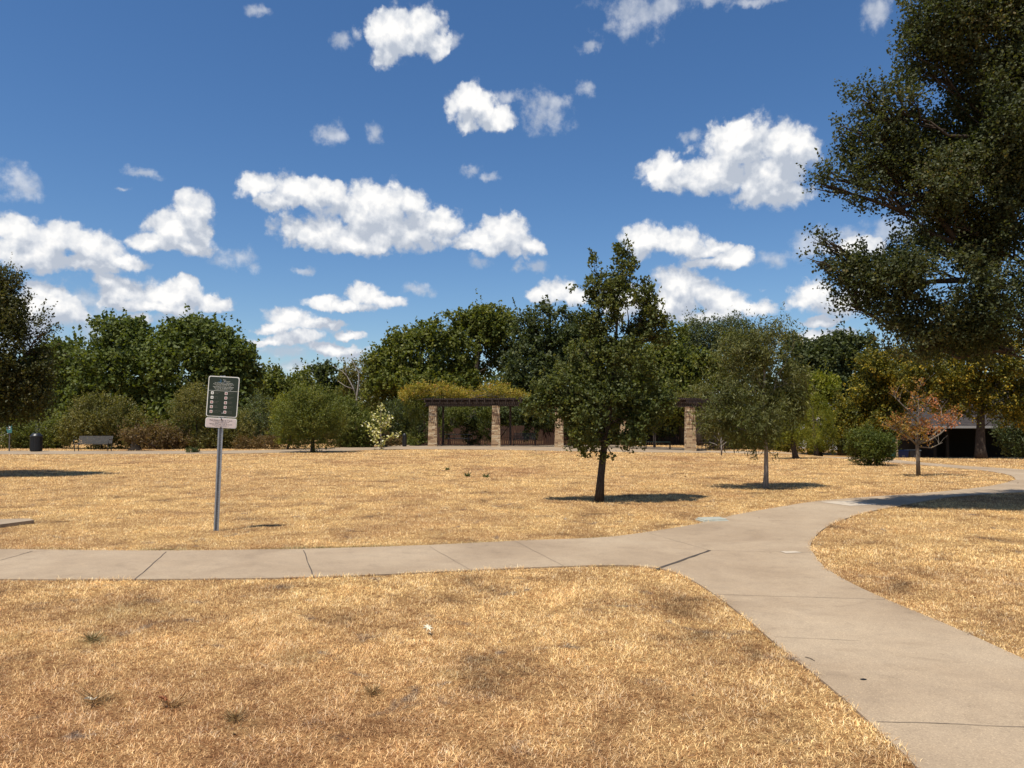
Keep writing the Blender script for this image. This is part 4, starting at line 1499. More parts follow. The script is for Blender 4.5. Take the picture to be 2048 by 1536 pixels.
def park_sign():
    b = G(432, 1062)
    root = empty('park_sign', b, 'dark green park rules sign with white border on a leaning perforated steel post', 'sign')
    root.rotation_euler = (0, R(1.5), 0)
    # U-channel post, open side to the camera
    mb = MB()
    prof = [(-.038, -.0), (-.038, .004), (-.020, .004), (-.016, .026), (.016, .026), (.020, .004), (.038, .004), (.038, 0), (.017, 0), (.013, .022), (-.013, .022), (-.017, 0)]
    n = len(prof)
    vs = [(x, y, -.3) for x, y in prof] + [(x, y, 2.30) for x, y in prof]
    mb.add(vs, [(i, (i + 1) % n, (i + 1) % n + n, i + n) for i in range(n)] + [tuple(range(n)), tuple(range(2 * n - 1, n - 1, -1))])
    post = mb.build('post', M['galv'], root)
    mb = MB()
    z = .03
    while z < 1.52:
        mb.prism([(.0055 * math.cos(R(a)), z + .0065 * math.sin(R(a))) for a in range(0, 360, 60)], .0195, .0215)
        z += .0255
    mb.build('hole_row', M['hole'], post)
    # big panel
    cz = 1.985
    tilt = Matrix.Rotation(R(1.2), 4, 'Y')
    pn = bpy.data.objects.new('tmp', None)
    bpy.data.objects.remove(pn)

    def part(name, mbx, mat, par, z0, y=0.0):
        o = mbx.build(name, mat, par)
        return o
    w, h = .462, .605
    mb = MB()
    mb.prism(rrect(w, h, .032), -.006, -.002)
    pan = mb.build('sign_panel', M['sign_white'], root)
    pan.location = (.014, 0, cz)
    pan.rotation_euler = (0, R(1.7), 0)
    mb = MB()
    mb.prism(rrect(w - .026, h - .026, .024), -.0085, -.0065)
    mb.build('green_field', M['sign_green'], pan)
    mb = MB()
    mb.box((0, -.0095, .085), (w - .026, .0016, .0045))
    mb.build('divider_line', M['sign_text'], pan)
    T = [('Parks', .020, -.012, .243, 'LEFT'), ('Recreation', .017, .02, .222, 'LEFT'),
         ('For the Enjoyment of All Visitors', .020, 0, .197, 'CENTER'), ('Please Observe These Park Restrictions', .020, 0, .177, 'CENTER', .95),
         ('Violators subject to fines under City Code', .014, 0, .160, 'CENTER'),
         ('Para el Disfrute de Todos Los Visitantes', .020, 0, .138, 'CENTER', .95), ('Favor de Usar Las Reglas del Parque', .020, 0, .119, 'CENTER', .95),
         ('Violadores sujetos a multas bajo el Codigo', .014, 0, .101, 'CENTER')]
    v, f = text_mesh(T)
    mb = MB()
    mb.add([(a, -.0100, c) for a, _, c in v], f)
    mb.build('lettering', M['sign_text'], pan)
    mb = MB()
    ring = []
    for i in range(13):
        a = R(-150 + 240 * i / 12)
        ring.append((-.06 + .026 * math.cos(a), .232 + .026 * math.sin(a)))
    for i in range(12, -1, -1):
        a = R(-150 + 240 * i / 12)
        ring.append((-.066 + .017 * math.cos(a), .234 + .017 * math.sin(a)))
    mb.prism(ring, -.0105, -.0095)
    mb.build('crescent_logo', M['sign_blue'], pan)
    rows = [.050, -.018, -.088, -.157, -.228]
    words = [['Dogs must be', 'on a leash'], ['Please use', 'trash cans'], ['No alcoholic', 'beverages'], ['No glass', 'containers'], ['No motor vehicles', 'off the road'],
             ['No camping', 'or fires'], ['No hunting or', 'firearms'], ['No golfing', 'in the park'], ['No fireworks', 'allowed'], ['No littering', 'or dumping']]
    tl = []
    for ci, cx in enumerate((-.158, .048)):
        for ri, rz in enumerate(rows):
            mb = MB()
            mb.prism([(x + cx, z_ + rz) for x, z_ in rrect(.042, .042, .008, 3)], -.0100, -.0090, 0)
            red = not (ci == 0 and ri < 2)
            if red:
                ro = [(cx + .0165 * math.cos(R(a)), rz + .0165 * math.sin(R(a))) for a in range(0, 360, 30)]
                ri_ = [(cx + .0125 * math.cos(R(a)), rz + .0125 * math.sin(R(a))) for a in range(0, 360, 30)]
                vs = [(x, -.0106, z_) for x, z_ in ro + ri_]
                mb.add(vs, [(i, (i + 1) % 12, (i + 1) % 12 + 12, i + 12) for i in range(12)], 1)
                mb.bar((cx - .011, -.0108, rz + .011), (cx + .011, -.0108, rz - .011), .0008, .004, 1)
            mb.prism([(cx - .008, rz - .009), (cx + .007, rz - .009), (cx + .009, rz + .002), (cx + .001, rz + .010), (cx - .006, rz + .003)], -.0104, -.0101, 2)
            mb.build('pictogram', [M['sign_white'], M['sign_red'], M['sign_dark']], pan)
            for li, wd in enumerate(words[ci * 5 + ri]):
                tl.append((wd, .0165, cx + .030, rz + .008 - li * .020, 'LEFT', .92))
            v, f = text_mesh(tl)
            tl = []
            mb = MB()
            mb.add([(a, -.0100, c) for a, _, c in v], f)
            mb.build('rule_lettering', M['sign_dim'], pan)
    for z_ in (.225, -.245):
        mb = MB()
        mb.tube([(.012, -.006, z_), (.012, -.018, z_)], .009, 8)
        mb.build('bolt', M['galv'], pan)
    # small plate
    mb = MB()
    w2, h2 = .465, .148
    mb.prism(rrect(w2, h2, .030), -.006, -.002)
    pl = mb.build('hours_plate', M['sign_white'], root)
    pl.location = (0.004, 0, cz - .392)
    pl.rotation_euler = (0, R(1.5), 0)
    mb = MB()
    mb.prism(rrect(w2 - .016, h2 - .016, .024), -.0085, -.0065)
    mb.build('plate_field', M['sign_plate'], pl)
    v, f = text_mesh([('Park Hours: 6 a.m. to 11 p.m.', .029, 0, .030, 'CENTER', .98), ('No one is allowed in the park after closing', .014, 0, .013, 'CENTER'), ('except with written permission', .014, 0, -.002, 'CENTER'),
                      ('Horario del Parque: 6 a.m. de 11 p.m.', .022, 0, -.023, 'CENTER', 1.0), ('Prohibido el acceso al parque despues de cerrar', .013, 0, -.040, 'CENTER'), ('excepto con permiso por escrito', .013, 0, -.054, 'CENTER')])
    mb = MB()
    mb.add([(a, -.0100, c) for a, _, c in v], f)
    mb.build('lettering', M['sign_dark'], pl)
    for z_ in (.060, -.068):
        mb = MB()
        mb.tube([(.006, -.006, z_), (.006, -.020, z_)], .010, 8)
        mb.build('bolt', M['black_metal'], pl)


park_sign()


# ------------------------------------------------------------------ left: station, litter bin, bench
def dog_station():
    b = G(18, 903)
    root = empty('notice_post', b, 'small teal notice panel on a thin post left of the litter bin', 'sign')
    mb = MB()
    mb.box((0, .02, .68), (.05, .05, 1.46))
    mb.build('post', M['grey_metal'], root)
    mb = MB()
    mb.prism([(x, z + 1.25) for x, z in rrect(.30, .46, .03)], -.05, -.005)
    p = mb.build('panel', M['teal'], root)
    mb = MB()
    mb.prism([(x, z + 1.30) for x, z in rrect(.13, .19, .03)], -.055, -.0505)
    mb.build('white_sheet', M['sign_white'], p)


dog_station()


def litter_bin(px, py, hgt, r, label, grp='black litter bins'):
    b = G(px, py)
    root = empty('litter_bin', b, label, 'litter bin', grp)
    mb = MB()
    mb.lathe([(r * .86, 0), (r * .90, .03), (r, .07), (r, hgt * .80), (r * .97, hgt * .82)], 24)
    # vertical slats round the drum
    for k in range(24):
        a = 2 * math.pi * k / 24
        mb.box((math.cos(a) * (r + .006), math.sin(a) * (r + .006), hgt * .43), (.02, .035, hgt * .72), rz=a)
    mb.build('drum', M['black_metal'], root)
    mb = MB()
    mb.lathe([(r * 1.06, hgt * .80), (r * 1.10, hgt * .82), (r * 1.06, hgt * .86), (r * .82, hgt * .93), (r * .66, hgt * .98), (r * .5, hgt)], 24)
    mb.build('lid', M['black_metal'], root, smooth=True)
    mb = MB()
    mb.lathe([(r * .8, 0), (r * .8, .02)], 16, (0, 0, -.01))
    mb.build('base_plate', M['grey_metal'], root)


litter_bin(72, 903.5, 1.02, .29, 'black round litter bin between the teal notice and the slatted bench')
litter_bin(809, 893.5, .88, .13, 'narrow black ash bin just left of the first stone column')
litter_bin(766, 894.5, .86, .19, 'black litter bin half hidden by the cream leaved sapling')


def slat_bench(b, rz, w, label, mat, back=True, group='park benches'):
    root = empty('park_bench', b, label, 'bench', group, rz)
    n = int(w / .052)
    if back:
        mb = MB()
        for i in range(n + 1):
            x = -w / 2 + .03 + (w - .06) * i / n
            mb.bar((x, .20, .46), (x, .33, .84), .024, .008)
        for z_, y_ in ((.47, .20), (.84, .335)):
            mb.bar((-w / 2, y_, z_), (w / 2, y_, z_), .03, .03)
        mb.build('backrest', mat, root)
    mb = MB()
    for i in range(n + 1):
        x = -w / 2 + .03 + (w - .06) * i / n
        mb.bar((x, -.24, .43), (x, .20, .44), .024, .008)
    for y_ in (-.25, .20):
        mb.bar((-w / 2, y_, .425), (w / 2, y_, .425), .035, .035)
    mb.build('seat', mat, root)
    for sx in (-1, 1):
        for y_ in (-.20, .22):
            mb = MB()
            mb.tube([(sx * (w / 2 - .03), y_, -.01), (sx * (w / 2 - .03), y_ * .95, .43)], .022, 8)
            mb.box((sx * (w / 2 - .03), y_, .006), (.09, .09, .012))
            mb.build('leg', M['black_metal'], root)
        if back:
            mb = MB()
            x = sx * (w / 2 + .005)
            mb.tube([(x, -.22, .43), (x, -.25, .58), (x, -.20, .66), (x, .0, .66), (x, .26, .66)], .02, 8)
            mb.build('armrest', M['black_metal'], root, smooth=True)


slat_bench(G(186, 903), R(2), 1.86, 'black metal bench with weathered slats on the far left path', M['grey_metal'])
slat_bench(P(1049, 845, 53.5) * 1.0 - Vector((0, 0, 1.6)) + Vector((0, 0, PZ)), R(-6), 1.55, 'dark slatted bench under the pergola between second and third stone columns', M['black_metal'])
slat_bench(Vector((P(1315, 845, 46.3).x, 46.3, PZ)), R(-20), 1.5, 'low backless green bench before the right stone column', M['green_bench'], back=False)


def picnic_table():
    d = 55.0
    b = Vector((P(918, 845, d).x, d, PZ))
    root = empty('picnic_table', b, 'dark picnic table under the pergola right of the first stone column', 'table', None, R(-4))
    w = 2.0
    mb = MB()
    for i in range(5):
        mb.box((0, -.30 + .15 * i, .74), (w, .14, .04), bev=.01)
    mb.build('tabletop', M['black_metal'], root)
    for s in (-1, 1):
        mb = MB()
        for k in (0, 1):
            mb.box((0, s * (.62 + .14 * k), .45), (w * .92, .13, .04), bev=.01)
        mb.build('bench_seat', M['black_metal'], root)
        mb = MB()
        mb.tube([(s * .7, -.74, .43), (s * .7, .74, .43)], .03, 6)
        mb.tube([(s * .7, -.5, 0), (s * .7, -.2, .72)], .03, 6)
        mb.tube([(s * .7, .5, 0), (s * .7, .2, .72)], .03, 6)
        mb.build('leg_frame', M['black_metal'], root)


picnic_table()


# ------------------------------------------------------------------ pergola
def pergola():
    cols = [(866, 52.0, 2.72, (18, 14.5)), (992, 51.4, 2.72, (18, 14.5)), (1118, 49.8, 2.70, (17, 14)), (1249, 46.8, 2.62, (18, 14)), (1380, 43.2, 2.48, (20, 17))]
    base = Vector((P(1118, 845, 49.8).x, 49.8, 0))
    root = empty('pergola', base, 'long curved pergola with stone columns and dark slatted timber roof', 'pergola')
    fr = []
    for (px, d, h, wpx) in cols:
        s = d / FPX
        x = P(px, 845, d).x
        w0, w1 = wpx[0] * s, wpx[1] * s
        fr.append(Vector((x, d, h)))
        courses = int(h / .085)
        mb = MB()
        q0, q1 = w0 / 2 - .016, w1 / 2 - .016
        mb.add([(x + a * q0, d + b * q0, 0) for a, b in ((-1, -1), (1, -1), (1, 1), (-1, 1))] + [(x + a * q1, d + b * q1, h) for a, b in ((-1, -1), (1, -1), (1, 1), (-1, 1))],
               [(3, 2, 1, 0), (4, 5, 6, 7), (0, 1, 5, 4), (1, 2, 6, 5), (2, 3, 7, 6), (3, 0, 4, 7)], 4)
        z = 0.0
        for c in range(courses):
            ch = h / courses
            t = c / courses
            w = w0 + (w1 - w0) * t
            # stones of uneven length round the four sides
            for side in range(4):
                rz = side * math.pi / 2
                a = -w / 2
                while a < w / 2 - .02:
                    L_ = random.choice((.16, .24, .34, .45))
                    e = min(a + L_, w / 2)
                    if w / 2 - e < .06:
                        e = w / 2
                    out = random.uniform(-.006, .010)
                    cxl = (a + e) / 2
                    # local position on side
                    lx, ly = cxl, -(w / 2 - .04) - out
                    gx = x + lx * math.cos(rz) - ly * math.sin(rz)
                    gy = d + lx * math.sin(rz) + ly * math.cos(rz)
                    mb.box((gx, gy, z + ch / 2), (e - a - .010, .085, ch - .011), rz=rz, mi=random.choices((0, 1, 2, 3), (4, 3, 3, 2))[0])
                    a = e
            z += ch
        mb.build('stone_column', STONES, root, world=True)
    # front and back centre lines
    depth = 3.0

    def along(t, k=0.0):
        """t in column units, k metres towards the back; extrapolated past the ends"""
        i = min(max(int(math.floor(t)), 0), len(fr) - 2)
        u = t - i
        p0 = fr[max(i - 1, 0)]
        p1, p2 = fr[i], fr[i + 1]
        p3 = fr[min(i + 2, len(fr) - 1)]
        p = p1.lerp(p2, u)
        tan = (p2 - p1).lerp((p3 - p1) if u > .5 else (p2 - p0), .3)
        tan.z = 0
        tan.normalize()
        nrm = Vector((-tan.y, tan.x, 0))
        return p + nrm * k, nrm
    t0, t1 = -.12, 4.10
    K = 40
    for k0 in (-.16, .16, depth - .16, depth + .16):
        mb = MB()
        for i in range(K):
            a, _ = along(t0 + (t1 - t0) * i / K, k0)
            b, _ = along(t0 + (t1 - t0) * (i + 1) / K, k0)
            if k0 == -.16:
                for zz in (.235, .0):
                    mb.bar(a + Vector((0, 0, zz)), b + Vector((0, 0, zz)), .05, .06)
            else:
                mb.bar(a + Vector((0, 0, .12)), b + Vector((0, 0, .12)), .05, .22)
        mb.build('beam', M['wood_dark'], root, world=True)
    total = sum((fr[i + 1] - fr[i]).length for i in range(4))
    n = int(total / .52)
    for i in range(n + 1):
        t = t0 + .03 + (t1 - t0 - .06) * i / n
        a, _ = along(t, -.75)
        b, _ = along(t, depth + .6)
        mb = MB()
        mb.bar(a + Vector((0, 0, .31)), b + Vector((0, 0, .31)), .05, .16)
        mb.build('rafter', M['wood_dark'], root, world=True)
    # battens across and fine slats on top
    mb = MB()
    for k0 in np.arange(-.6, depth + .5, .30):
        for i in range(K):
            a, _ = along(t0 + (t1 - t0) * i / K, float(k0))
            b, _ = along(t0 + (t1 - t0) * (i + 1) / K, float(k0))
            mb.bar(a + Vector((0, 0, .41)), b + Vector((0, 0, .41)), .05, .035)
    mb.build('battens', M['wood_dark'], root, world=True)
    mb = MB()
    ns = int(total / .125)
    for i in range(ns + 1):
        t = t0 + (t1 - t0) * i / ns
        a, _ = along(t, -.85)
        b, _ = along(t, depth + .7)
        mb.bar(a + Vector((0, 0, .455)), b + Vector((0, 0, .455)), .045, .05)
    mb.build('slats', M['wood_dark'], root, world=True)
    # short slats hung below on the face of the double beam
    mb = MB()
    for i in range(ns + 1):
        t = t0 + (t1 - t0) * (i + .5) / ns
        a, _ = along(t + .02, -.21)
        b, _ = along(t, -.205)
        mb.bar(a + Vector((0, 0, .26)), b + Vector((0, 0, -.04)), .045, .03)
    mb.build('soffit_slats', M['wood_dark'], root, world=True)
    # back posts
    for t in (0, 1, 2, 3, 4):
        a, _ = along(t, depth)
        mb = MB()
        mb.box((a.x, a.y, (a.z + Hf(a.x, a.y)) / 2), (.15, .15, a.z - Hf(a.x, a.y)))
        mb.build('back_post', M['wood_dark'], root, world=True)
    # lattice panel closing the right end
    a, _ = along(4.07, .25)
    b, _ = along(4.07, depth - .4)
    b = b + Vector((.35, 0, 0))
    mb = MB()
    for i in range(9):
        q = a.lerp(b, i / 8)
        mb.bar((q.x, q.y, .06), (q.x, q.y, a.z + .05), .035, .035)
    for j in range(14):
        z_ = .12 + j * .18
        mb.bar((a.x, a.y - .03, z_), (b.x, b.y - .03, z_), .02, .03)
    mb.build('lattice', M['wood_dark'], root, world=True)
    # a trellis at the left end too, hidden in the vine
    a, _ = along(-.05, .4)
    b, _ = along(-.05, depth - .4)
    mb = MB()
    for i in range(7):
        q = a.lerp(b, i / 6)
        mb.bar((q.x, q.y, .06), (q.x, q.y, a.z + .05), .035, .035)
    mb.build('lattice', M['wood_dark'], root, world=True)
    return fr


fr = pergola()


def vine(label, lobes, mat, n, d, **kw):
    lob = []
    for l in lobes:
        px, py, rx, ry = l[:4]
        dd = l[4] if len(l) > 4 else d
        c = P(px, py, dd)
        s = dd / FPX
        lob.append((c.x, c.y, c.z, rx * s, l[5] if len(l) > 5 else 1.3, ry * s, l[6] if len(l) > 6 else 1.0))
    ar = dict(cull=.34, freq=1.1, spikes=.10, inner=.3)
    ar.update(kw)
    lv, p, k = sprays(lob, n, 12, .24, .10, .62, **ar)
    b = P(lobes[0][0], 845, d)
    root = empty('climbing_vine', (b.x, b.y, 0), label, 'vine', 'vines on the pergola')
    link('foliage', leaf_mesh('foliage', *lv), M[mat], root, world=True)
    mb = MB()
    for j in range(0, len(lob)):
        c = Vector(lob[j][:3])
        for _ in range(5):
            e = Vector(p[random.randrange(len(p))]) if random.random() < .2 else c + Vector((random.uniform(-1, 1) * lob[j][3], random.uniform(-.6, .6), random.uniform(-1, .3) * lob[j][5]))
            mb.tube([c - Vector((0, 0, lob[j][5] * .8)), c.lerp(e, .5) + Vector((0, 0, .1)), e], [.02, .014, .006], 4, cap=False)
    mb.build('stems', M['wood_grey'], root, world=True)


vine('yellow green vine heaped over the left part of the pergola roof', [(836, 783, 30, 12), (868, 776, 42, 13), (908, 786, 44, 8), (982, 778, 34, 14), (1005, 787, 40, 9), (950, 791, 60, 5), (1040, 794, 26, 4), (815, 792, 16, 14, 53, 1.0, .8)],
     'leaf_vine', 1300, 53.3, cull=.40)
vine('green vine hanging down beside the first stone column', [(836, 850, 17, 36, 53.5, .8), (822, 815, 18, 22, 53, .8), (850, 830, 10, 26, 54.2, .6), (830, 880, 14, 14, 53, .6)], 'leaf_mid', 420, 53.5, cull=.48)
vine('dark green creeper climbing behind the second stone column', [(905, 835, 26, 22, 56.5, .6), (895, 860, 12, 20, 56.5, .5), (975, 850, 14, 34, 55.5, .5), (940, 826, 40, 12, 56.5, .6)], 'leaf_mid', 600, 56)
vine('brown and olive vine over the right end of the pergola', [(1375, 797, 30, 6, 44.5, 1.0), (1350, 800, 14, 4, 45, 1.0), (1415, 825, 14, 26, 45.5, .7), (1420, 870, 12, 30, 45.5, .6)], 'leaf_olive', 520, 44.5)


# ------------------------------------------------------------------ fence behind the pergola
def fence(x0, x1, d, h, label):
    root = empty('timber_fence', ((x0 + x1) / 2, d, Hf(0, d)), label, 'fence')
    mb = MB()
    x = x0
    while x < x1:
        z0 = Hf(x, d)
        hh = h + random.uniform(-.02, .02)
        mb.box((x, d + random.uniform(-.006, .006), z0 + hh / 2), (.135, .02, hh))
        x += .145
    mb.build('boards', M['cedar'], root, world=True)
    mb = MB()
    for z_ in (.35, 1.45):
        mb.box(((x0 + x1) / 2, d + .035, Hf(0, d) + z_), (x1 - x0, .04, .09))
    mb.build('rails', M['cedar'], root, world=True)


fence(-10, 14.0, 60.5, 1.80, 'red brown timber board fence behind the pergola')


# ------------------------------------------------------------------ right: house, cabinet, bins
def house_right():
    z0 = -.95
    d0 = 41.0
    eave = 1.6 - (853 - 845) / FPX * d0
    xl = P(1858, 845, d0).x
    xr = 42.0
    root = empty('house', (xl, d0, z0), 'low house with hipped grey shingle roof and dark open carport', 'house')
    d1 = 53.0
    # walls: deep carport open to the front
    mb = MB()
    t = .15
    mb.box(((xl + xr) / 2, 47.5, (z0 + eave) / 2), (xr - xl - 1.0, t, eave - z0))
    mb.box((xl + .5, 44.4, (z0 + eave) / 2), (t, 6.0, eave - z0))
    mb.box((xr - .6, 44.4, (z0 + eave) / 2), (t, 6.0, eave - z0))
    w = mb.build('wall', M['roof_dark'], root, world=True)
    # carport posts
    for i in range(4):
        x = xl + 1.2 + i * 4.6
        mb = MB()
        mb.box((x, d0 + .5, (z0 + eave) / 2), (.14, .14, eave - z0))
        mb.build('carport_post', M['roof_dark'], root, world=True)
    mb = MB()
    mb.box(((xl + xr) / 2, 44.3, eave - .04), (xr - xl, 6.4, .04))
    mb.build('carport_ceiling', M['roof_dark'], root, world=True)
    rise = 2.6
    ym = (d0 + d1) / 2
    xh = xl + 7.5
    zr = eave + rise
    vs = [(xl, d0, eave), (xr, d0, eave), (xr, d1, eave), (xl, d1, eave), (xh, ym, zr), (xr, ym, zr)]
    vs += [(x, y, z - .12) for x, y, z in vs]
    fs = [(0, 1, 5, 4), (1, 2, 5), (2, 3, 4, 5), (3, 0, 4), (6, 10, 11, 7), (7, 11, 8), (8, 11, 10, 9), (9, 10, 6), (0, 6, 7, 1), (1, 7, 8, 2), (2, 8, 9, 3), (3, 9, 6, 0)]
    mb = MB()
    mb.add(vs, fs)
    rf = mb.build('roof', M['shingle'], root, world=True)
    mb = MB()
    mb.box(((xl + xr) / 2, d0 - .06, eave - .03), (xr - xl, .11, .12))
    g = mb.build('gutter', M['gutter'], root, world=True)
    # window on the back wall and a door
    mb = MB()
    mb.box((xl + 9, 47.38, z0 + 1.5), (1.4, .05, 1.1))
    mb.build('window', M['glass'], root, world=True)


house_right()


def house_back():
    z0 = -.95
    d = 56.0
    x0, x1 = P(1745, 845, d).x, P(1860, 845, d).x
    root = empty('house', ((x0 + x1) / 2, d, z0), 'grey roofed house glimpsed behind the orange leaved sapling', 'house')
    e = 1.5
    mb = MB()
    mb.box(((x0 + x1) / 2, d + 3, (z0 + e) / 2), (x1 - x0 - .8, 5.4, e - z0))
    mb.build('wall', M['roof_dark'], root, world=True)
    mb = MB()
    vs = [(x0, d, e), (x1, d, e), (x1, d + 6, e), (x0, d + 6, e), (x0 + .2, d + 3, e + 1.25), (x1 - .2, d + 3, e + 1.25)]
    mb.add(vs, [(0, 1, 5, 4), (1, 2, 5), (2, 3, 4, 5), (3, 0, 4), (3, 2, 1, 0)])
    mb.build('roof', M['shingle'], root, world=True)
    mb = MB()
    mb.box(((x0 + x1) / 2, d - .05, e - .05), (x1 - x0, .09, .12))
    mb.build('gutter', M['gutter'], root, world=True)


house_back()


def house_white(px0, px1, ytop, d, label, zr=1.4):
    x0, x1 = P(px0, 845, d).x, P(px1, 845, d).x
    zt = P(px0, ytop, d).z
    z0 = Hf(x0, d)
    root = empty('house', ((x0 + x1) / 2, d, z0), label, 'house')
    mb = MB()
    mb.box(((x0 + x1) / 2, d + 3, (z0 + zt) / 2), (x1 - x0, 6, zt - z0))
    w = mb.build('wall', M['white_wall'], root, world=True)
    n = max(2, int((x1 - x0) / 2.2))
    for i in range(n):
        x = x0 + (i + .5) * (x1 - x0) / n
        mb = MB()
        mb.box((x, d - .02, zt - 1.1), (.9, .05, 1.1))
        f = mb.build('window', M['glass'], root, world=True)
    mb = MB()
    vs = [(x0 - .3, d - .3, zt), (x1 + .3, d - .3, zt), (x1 + .3, d + 6.3, zt), (x0 - .3, d + 6.3, zt), (x0 - .3, d + 3, zt + zr), (x1 + .3, d + 3, zt + zr)]
    mb.add(vs, [(0, 1, 5, 4), (1, 2, 5), (2, 3, 4, 5), (3, 0, 4), (3, 2, 1, 0)])
    mb.build('roof', M['gutter'] if zr < 1 else M['shingle'], root, world=True)


house_white(-40, 42, 762, 84, 'pale house glimpsed through the tree at the left edge')
house_white(1645, 1712, 808, 72, 'white walled building glimpsed above the bushes under the dark trees', .5)


def cabinet():
    d = 39.5
    x0, x1 = P(1756, 845, d).x, P(1783, 845, d).x
    z0 = Hf(x0, d)
    zt = P(1770, 878, d).z
    root = empty('utility_cabinet', ((x0 + x1) / 2, d, z0), 'dark green steel utility cabinet behind the glossy shrub', 'cabinet')
    h = zt - z0
    w = x1 - x0
    mb = MB()
    mb.box((0, 0, h * .47), (w, .7, h * .94), bev=.02)
    mb.build('body', M['green_box'], root)
    mb = MB()
    mb.box((0, 0, h * .965), (w + .06, .78, h * .06), bev=.02)
    mb.build('lid', M['green_box'], root)
    mb = MB()
    mb.box((-.02, -.36, h * .5), (w * .86, .02, h * .8), bev=.005)
    dr = mb.build('door', M['green_box'], root)
    mb = MB()
    mb.prism([(w * .18 + .05 * math.cos(R(a)), h * .82 + .05 * math.sin(R(a))) for a in range(0, 360, 30)], -.378, -.371)
    mb.build('sticker', M['sign_white'], dr)
    mb = MB()
    mb.box((0, 0, h * .5 + .0), (.10, .10, h * .96), bev=.01)
    mb.box((0, 0, h * .99), (.13, .13, .03), bev=.01)
    o = mb.build('timber_post', M['tan_post'])
    o.location = (P(1788, 845, d).x, d - .2, z0)
    tag(o, 'short tan timber post right of the green cabinet', 'post')


cabinet()


def wheelie(px, d, mat, label):
    x = P(px, 845, d).x
    z0 = Hf(x, d)
    root = empty('wheelie_bin', (x, d, z0), label, 'wheelie bin', 'wheelie bins by the carport')
    mb = MB()
    vs = [(-.22, -.25, .05), (.22, -.25, .05), (.22, .25, .05), (-.22, .25, .05), (-.29, -.34, 1.0), (.29, -.34, 1.0), (.29, .34, 1.0), (-.29, .34, 1.0)]
    mb.add(vs, [(3, 2, 1, 0), (4, 5, 6, 7), (0, 1, 5, 4), (1, 2, 6, 5), (2, 3, 7, 6), (3, 0, 4, 7)])
    mb.build('body', mat, root)
    mb = MB()
    mb.box((0, 0, 1.035), (.64, .74, .05), bev=.02)
    mb.box((0, .39, 1.0), (.46, .05, .04))
    mb.build('lid', mat, root)
    for s in (-1, 1):
        mb = MB()
        mb.tube([(s * .22, .30, .12), (s * .28, .30, .12)], .12, 14)
        mb.build('wheel', M['black_metal'], root)
    mb = MB()
    mb.prism([(x_, z_ + .72) for x_, z_ in rrect(.16, .16, .03)], -.325, -.318)
    mb.build('emblem', M['gutter'], root)


wheelie(1799, 42.0, M['blue_bin'], 'blue wheelie bin beside the tan timber post')
wheelie(1823, 42.3, M['grey_bin'], 'grey wheelie bin right of the blue one')


# ------------------------------------------------------------------ small things on the ground
def valve_cover():
    a, b = G(1406, 1042), G(1442, 1042)
    c = (a + b) / 2
    root = empty('valve_box', c, 'pale grey green irrigation valve cover set in grass beside the path', 'valve cover', None, R(12))
    mb = MB()
    mb.box((0, 0, .035), (.40, .28, .03), bev=.012)
    mb.build('lid', M['cover'], root)
    mb = MB()
    mb.box((0, 0, .0), (.44, .32, .055), bev=.01)
    mb.build('rim', M['cover'], root)


valve_cover()


def left_slab():
    pts = [G(*p) for p in ((-160, 1062), (0, 1056), (68, 1047), (58, 1043.5), (0, 1045), (-160, 1046))]
    n = len(pts)
    mb = MB()
    mb.add([(p.x, p.y, .055) for p in pts] + [(p.x, p.y, -.1) for p in pts], [tuple(range(n))] + [(i, (i + 1) % n, (i + 1) % n + n, i + n) for i in range(n)])
    o = mb.build('concrete_slab', M['concrete_far'])
    tag(o, 'grey concrete slab corner showing at the left edge of the lawn', 'slab')


left_slab()


def fallen_leaf(px, py, s, col, rz, label):
    b = G(px, py)
    out = []
    for i in range(14):
        a = R(90 + 360 * i / 14)
        r = s * (1.0 if i % 2 == 0 else .38) * (1.2 if i == 0 else 1)
        out.append((r * math.cos(a) * .8, r * math.sin(a)))
    mb = MB()
    vs = [(0, 0, .006)] + [(x, y, .006 + .012 * (i % 2) + .15 * abs(x)) for i, (x, y) in enumerate(out)]
    vs += [(x, y, z - .002) for x, y, z in vs]
    n = 14
    fs = [(0, 1 + i, 1 + (i + 1) % n) for i in range(n)] + [(n + 1, n + 2 + (i + 1) % n, n + 2 + i) for i in range(n)]
    mb.add(vs, fs)
    mb.tube([(0, -s, .008), (.01, -s * 1.6, .02)], .002, 4)
    o = mb.build('fallen_leaf', col)
    o.location = b + Vector((0, 0, .045))
    o.rotation_euler = (R(18), R(6), rz)
    tag(o, label, 'leaf', 'fallen leaves on the grass')


cream = plain('dry_pale_leaf', (.72, .66, .50), .7, 0, .1, 60)
rust = plain('dry_rust_leaf', (.40, .16, .07), .7, 0, .2, 60)
fallen_leaf(855, 1270, .055, cream, .3, 'pale lobed oak leaf lying on the near lawn')
fallen_leaf(325, 1416, .032, rust, 1.3, 'curled rust brown leaf beside a dry tuft at lower left')
fallen_leaf(177, 1417, .025, cream, 2.3, 'small pinkish dry leaf left of the rust brown one')


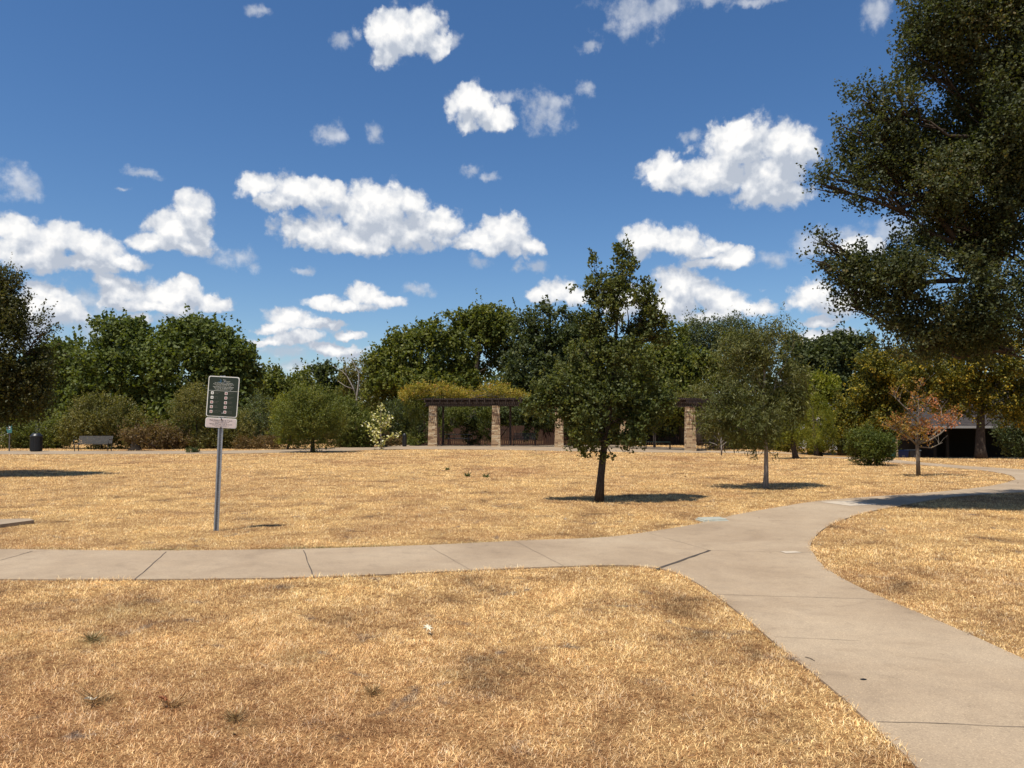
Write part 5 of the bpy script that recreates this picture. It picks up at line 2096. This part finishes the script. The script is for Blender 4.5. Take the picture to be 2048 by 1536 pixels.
def twig_and_spot():
    a, b = G(1610, 1315, PZ), G(1630, 1323, PZ)
    mb = MB()
    mb.tube([a + Vector((0, 0, .004)), a.lerp(b, .5) + Vector((0.004, .004, .007)), b + Vector((0, 0, .004))], [.002, .0025, .0015], 5)
    o = mb.build('twig', M['bark_dark'])
    tag(o, 'thin dark twig lying on the near path', 'twig')
    c = G(1727, 1359.5, PZ)
    mb = MB()
    vs = [(.022 * math.cos(R(k)) * random.uniform(.8, 1.1), .012 * math.sin(R(k)), 0.004) for k in range(0, 360, 36)]
    mb.add(vs + [(0, 0, .009)], [(i, (i + 1) % 10, 10) for i in range(10)] + [tuple(range(9, -1, -1))])
    o = mb.build('pebble', M['black_metal'])
    o.location = (c.x, c.y, PZ)
    tag(o, 'small dark pebble on the near path', 'pebble')


twig_and_spot()


def tufts():
    """larger half dead tufts standing out of the near lawn"""
    for (px, py, s, gn, lab) in [(190, 1405, .13, .35, 'olive and straw grass tuft at lower left of the lawn'), (345, 1412, .11, .25, 'flattened straw tuft beside the rust brown leaf'),
                                 (745, 1388, .08, .4, 'small olive tuft below the pale lobed leaf'), (470, 1440, .09, .45, 'pale green tuft near the bottom of the lawn'),
                                 (185, 1282, .10, .75, 'dark green tuft on the near lawn left side')]:
        b = G(px, py)
        n = 130
        az = rng.uniform(0, 2 * np.pi, n)
        tilt = np.clip(rng.normal(.95, .25, n), .3, 1.4)
        ln = s * rng.uniform(.6, 1.3, n)
        st = np.stack([rng.normal(0, s * .12, n), rng.normal(0, s * .12, n), np.zeros(n)], 1)
        ax = np.stack([np.cos(az) * np.sin(tilt), np.sin(az) * np.sin(tilt), np.cos(tilt)], 1)
        me = leaf_mesh('grass_tuft', st + ax * (ln * .5)[:, None], ax, unit(rng.normal(size=(n, 3)) + np.array([0, 0, 1.])), ln, np.full(n, .0032), rng.random(n))
        a = me.attributes.new('green', 'FLOAT', 'POINT')
        a.data.foreach_set('value', np.repeat(np.clip(gn + rng.normal(0, .2, n), 0, 1), 4).astype(np.float32))
        o = link('grass_tuft', me, M['grass'])
        o.location = b
        tag(o, lab, 'grass tuft', 'grass tufts on the near lawn')


tufts()
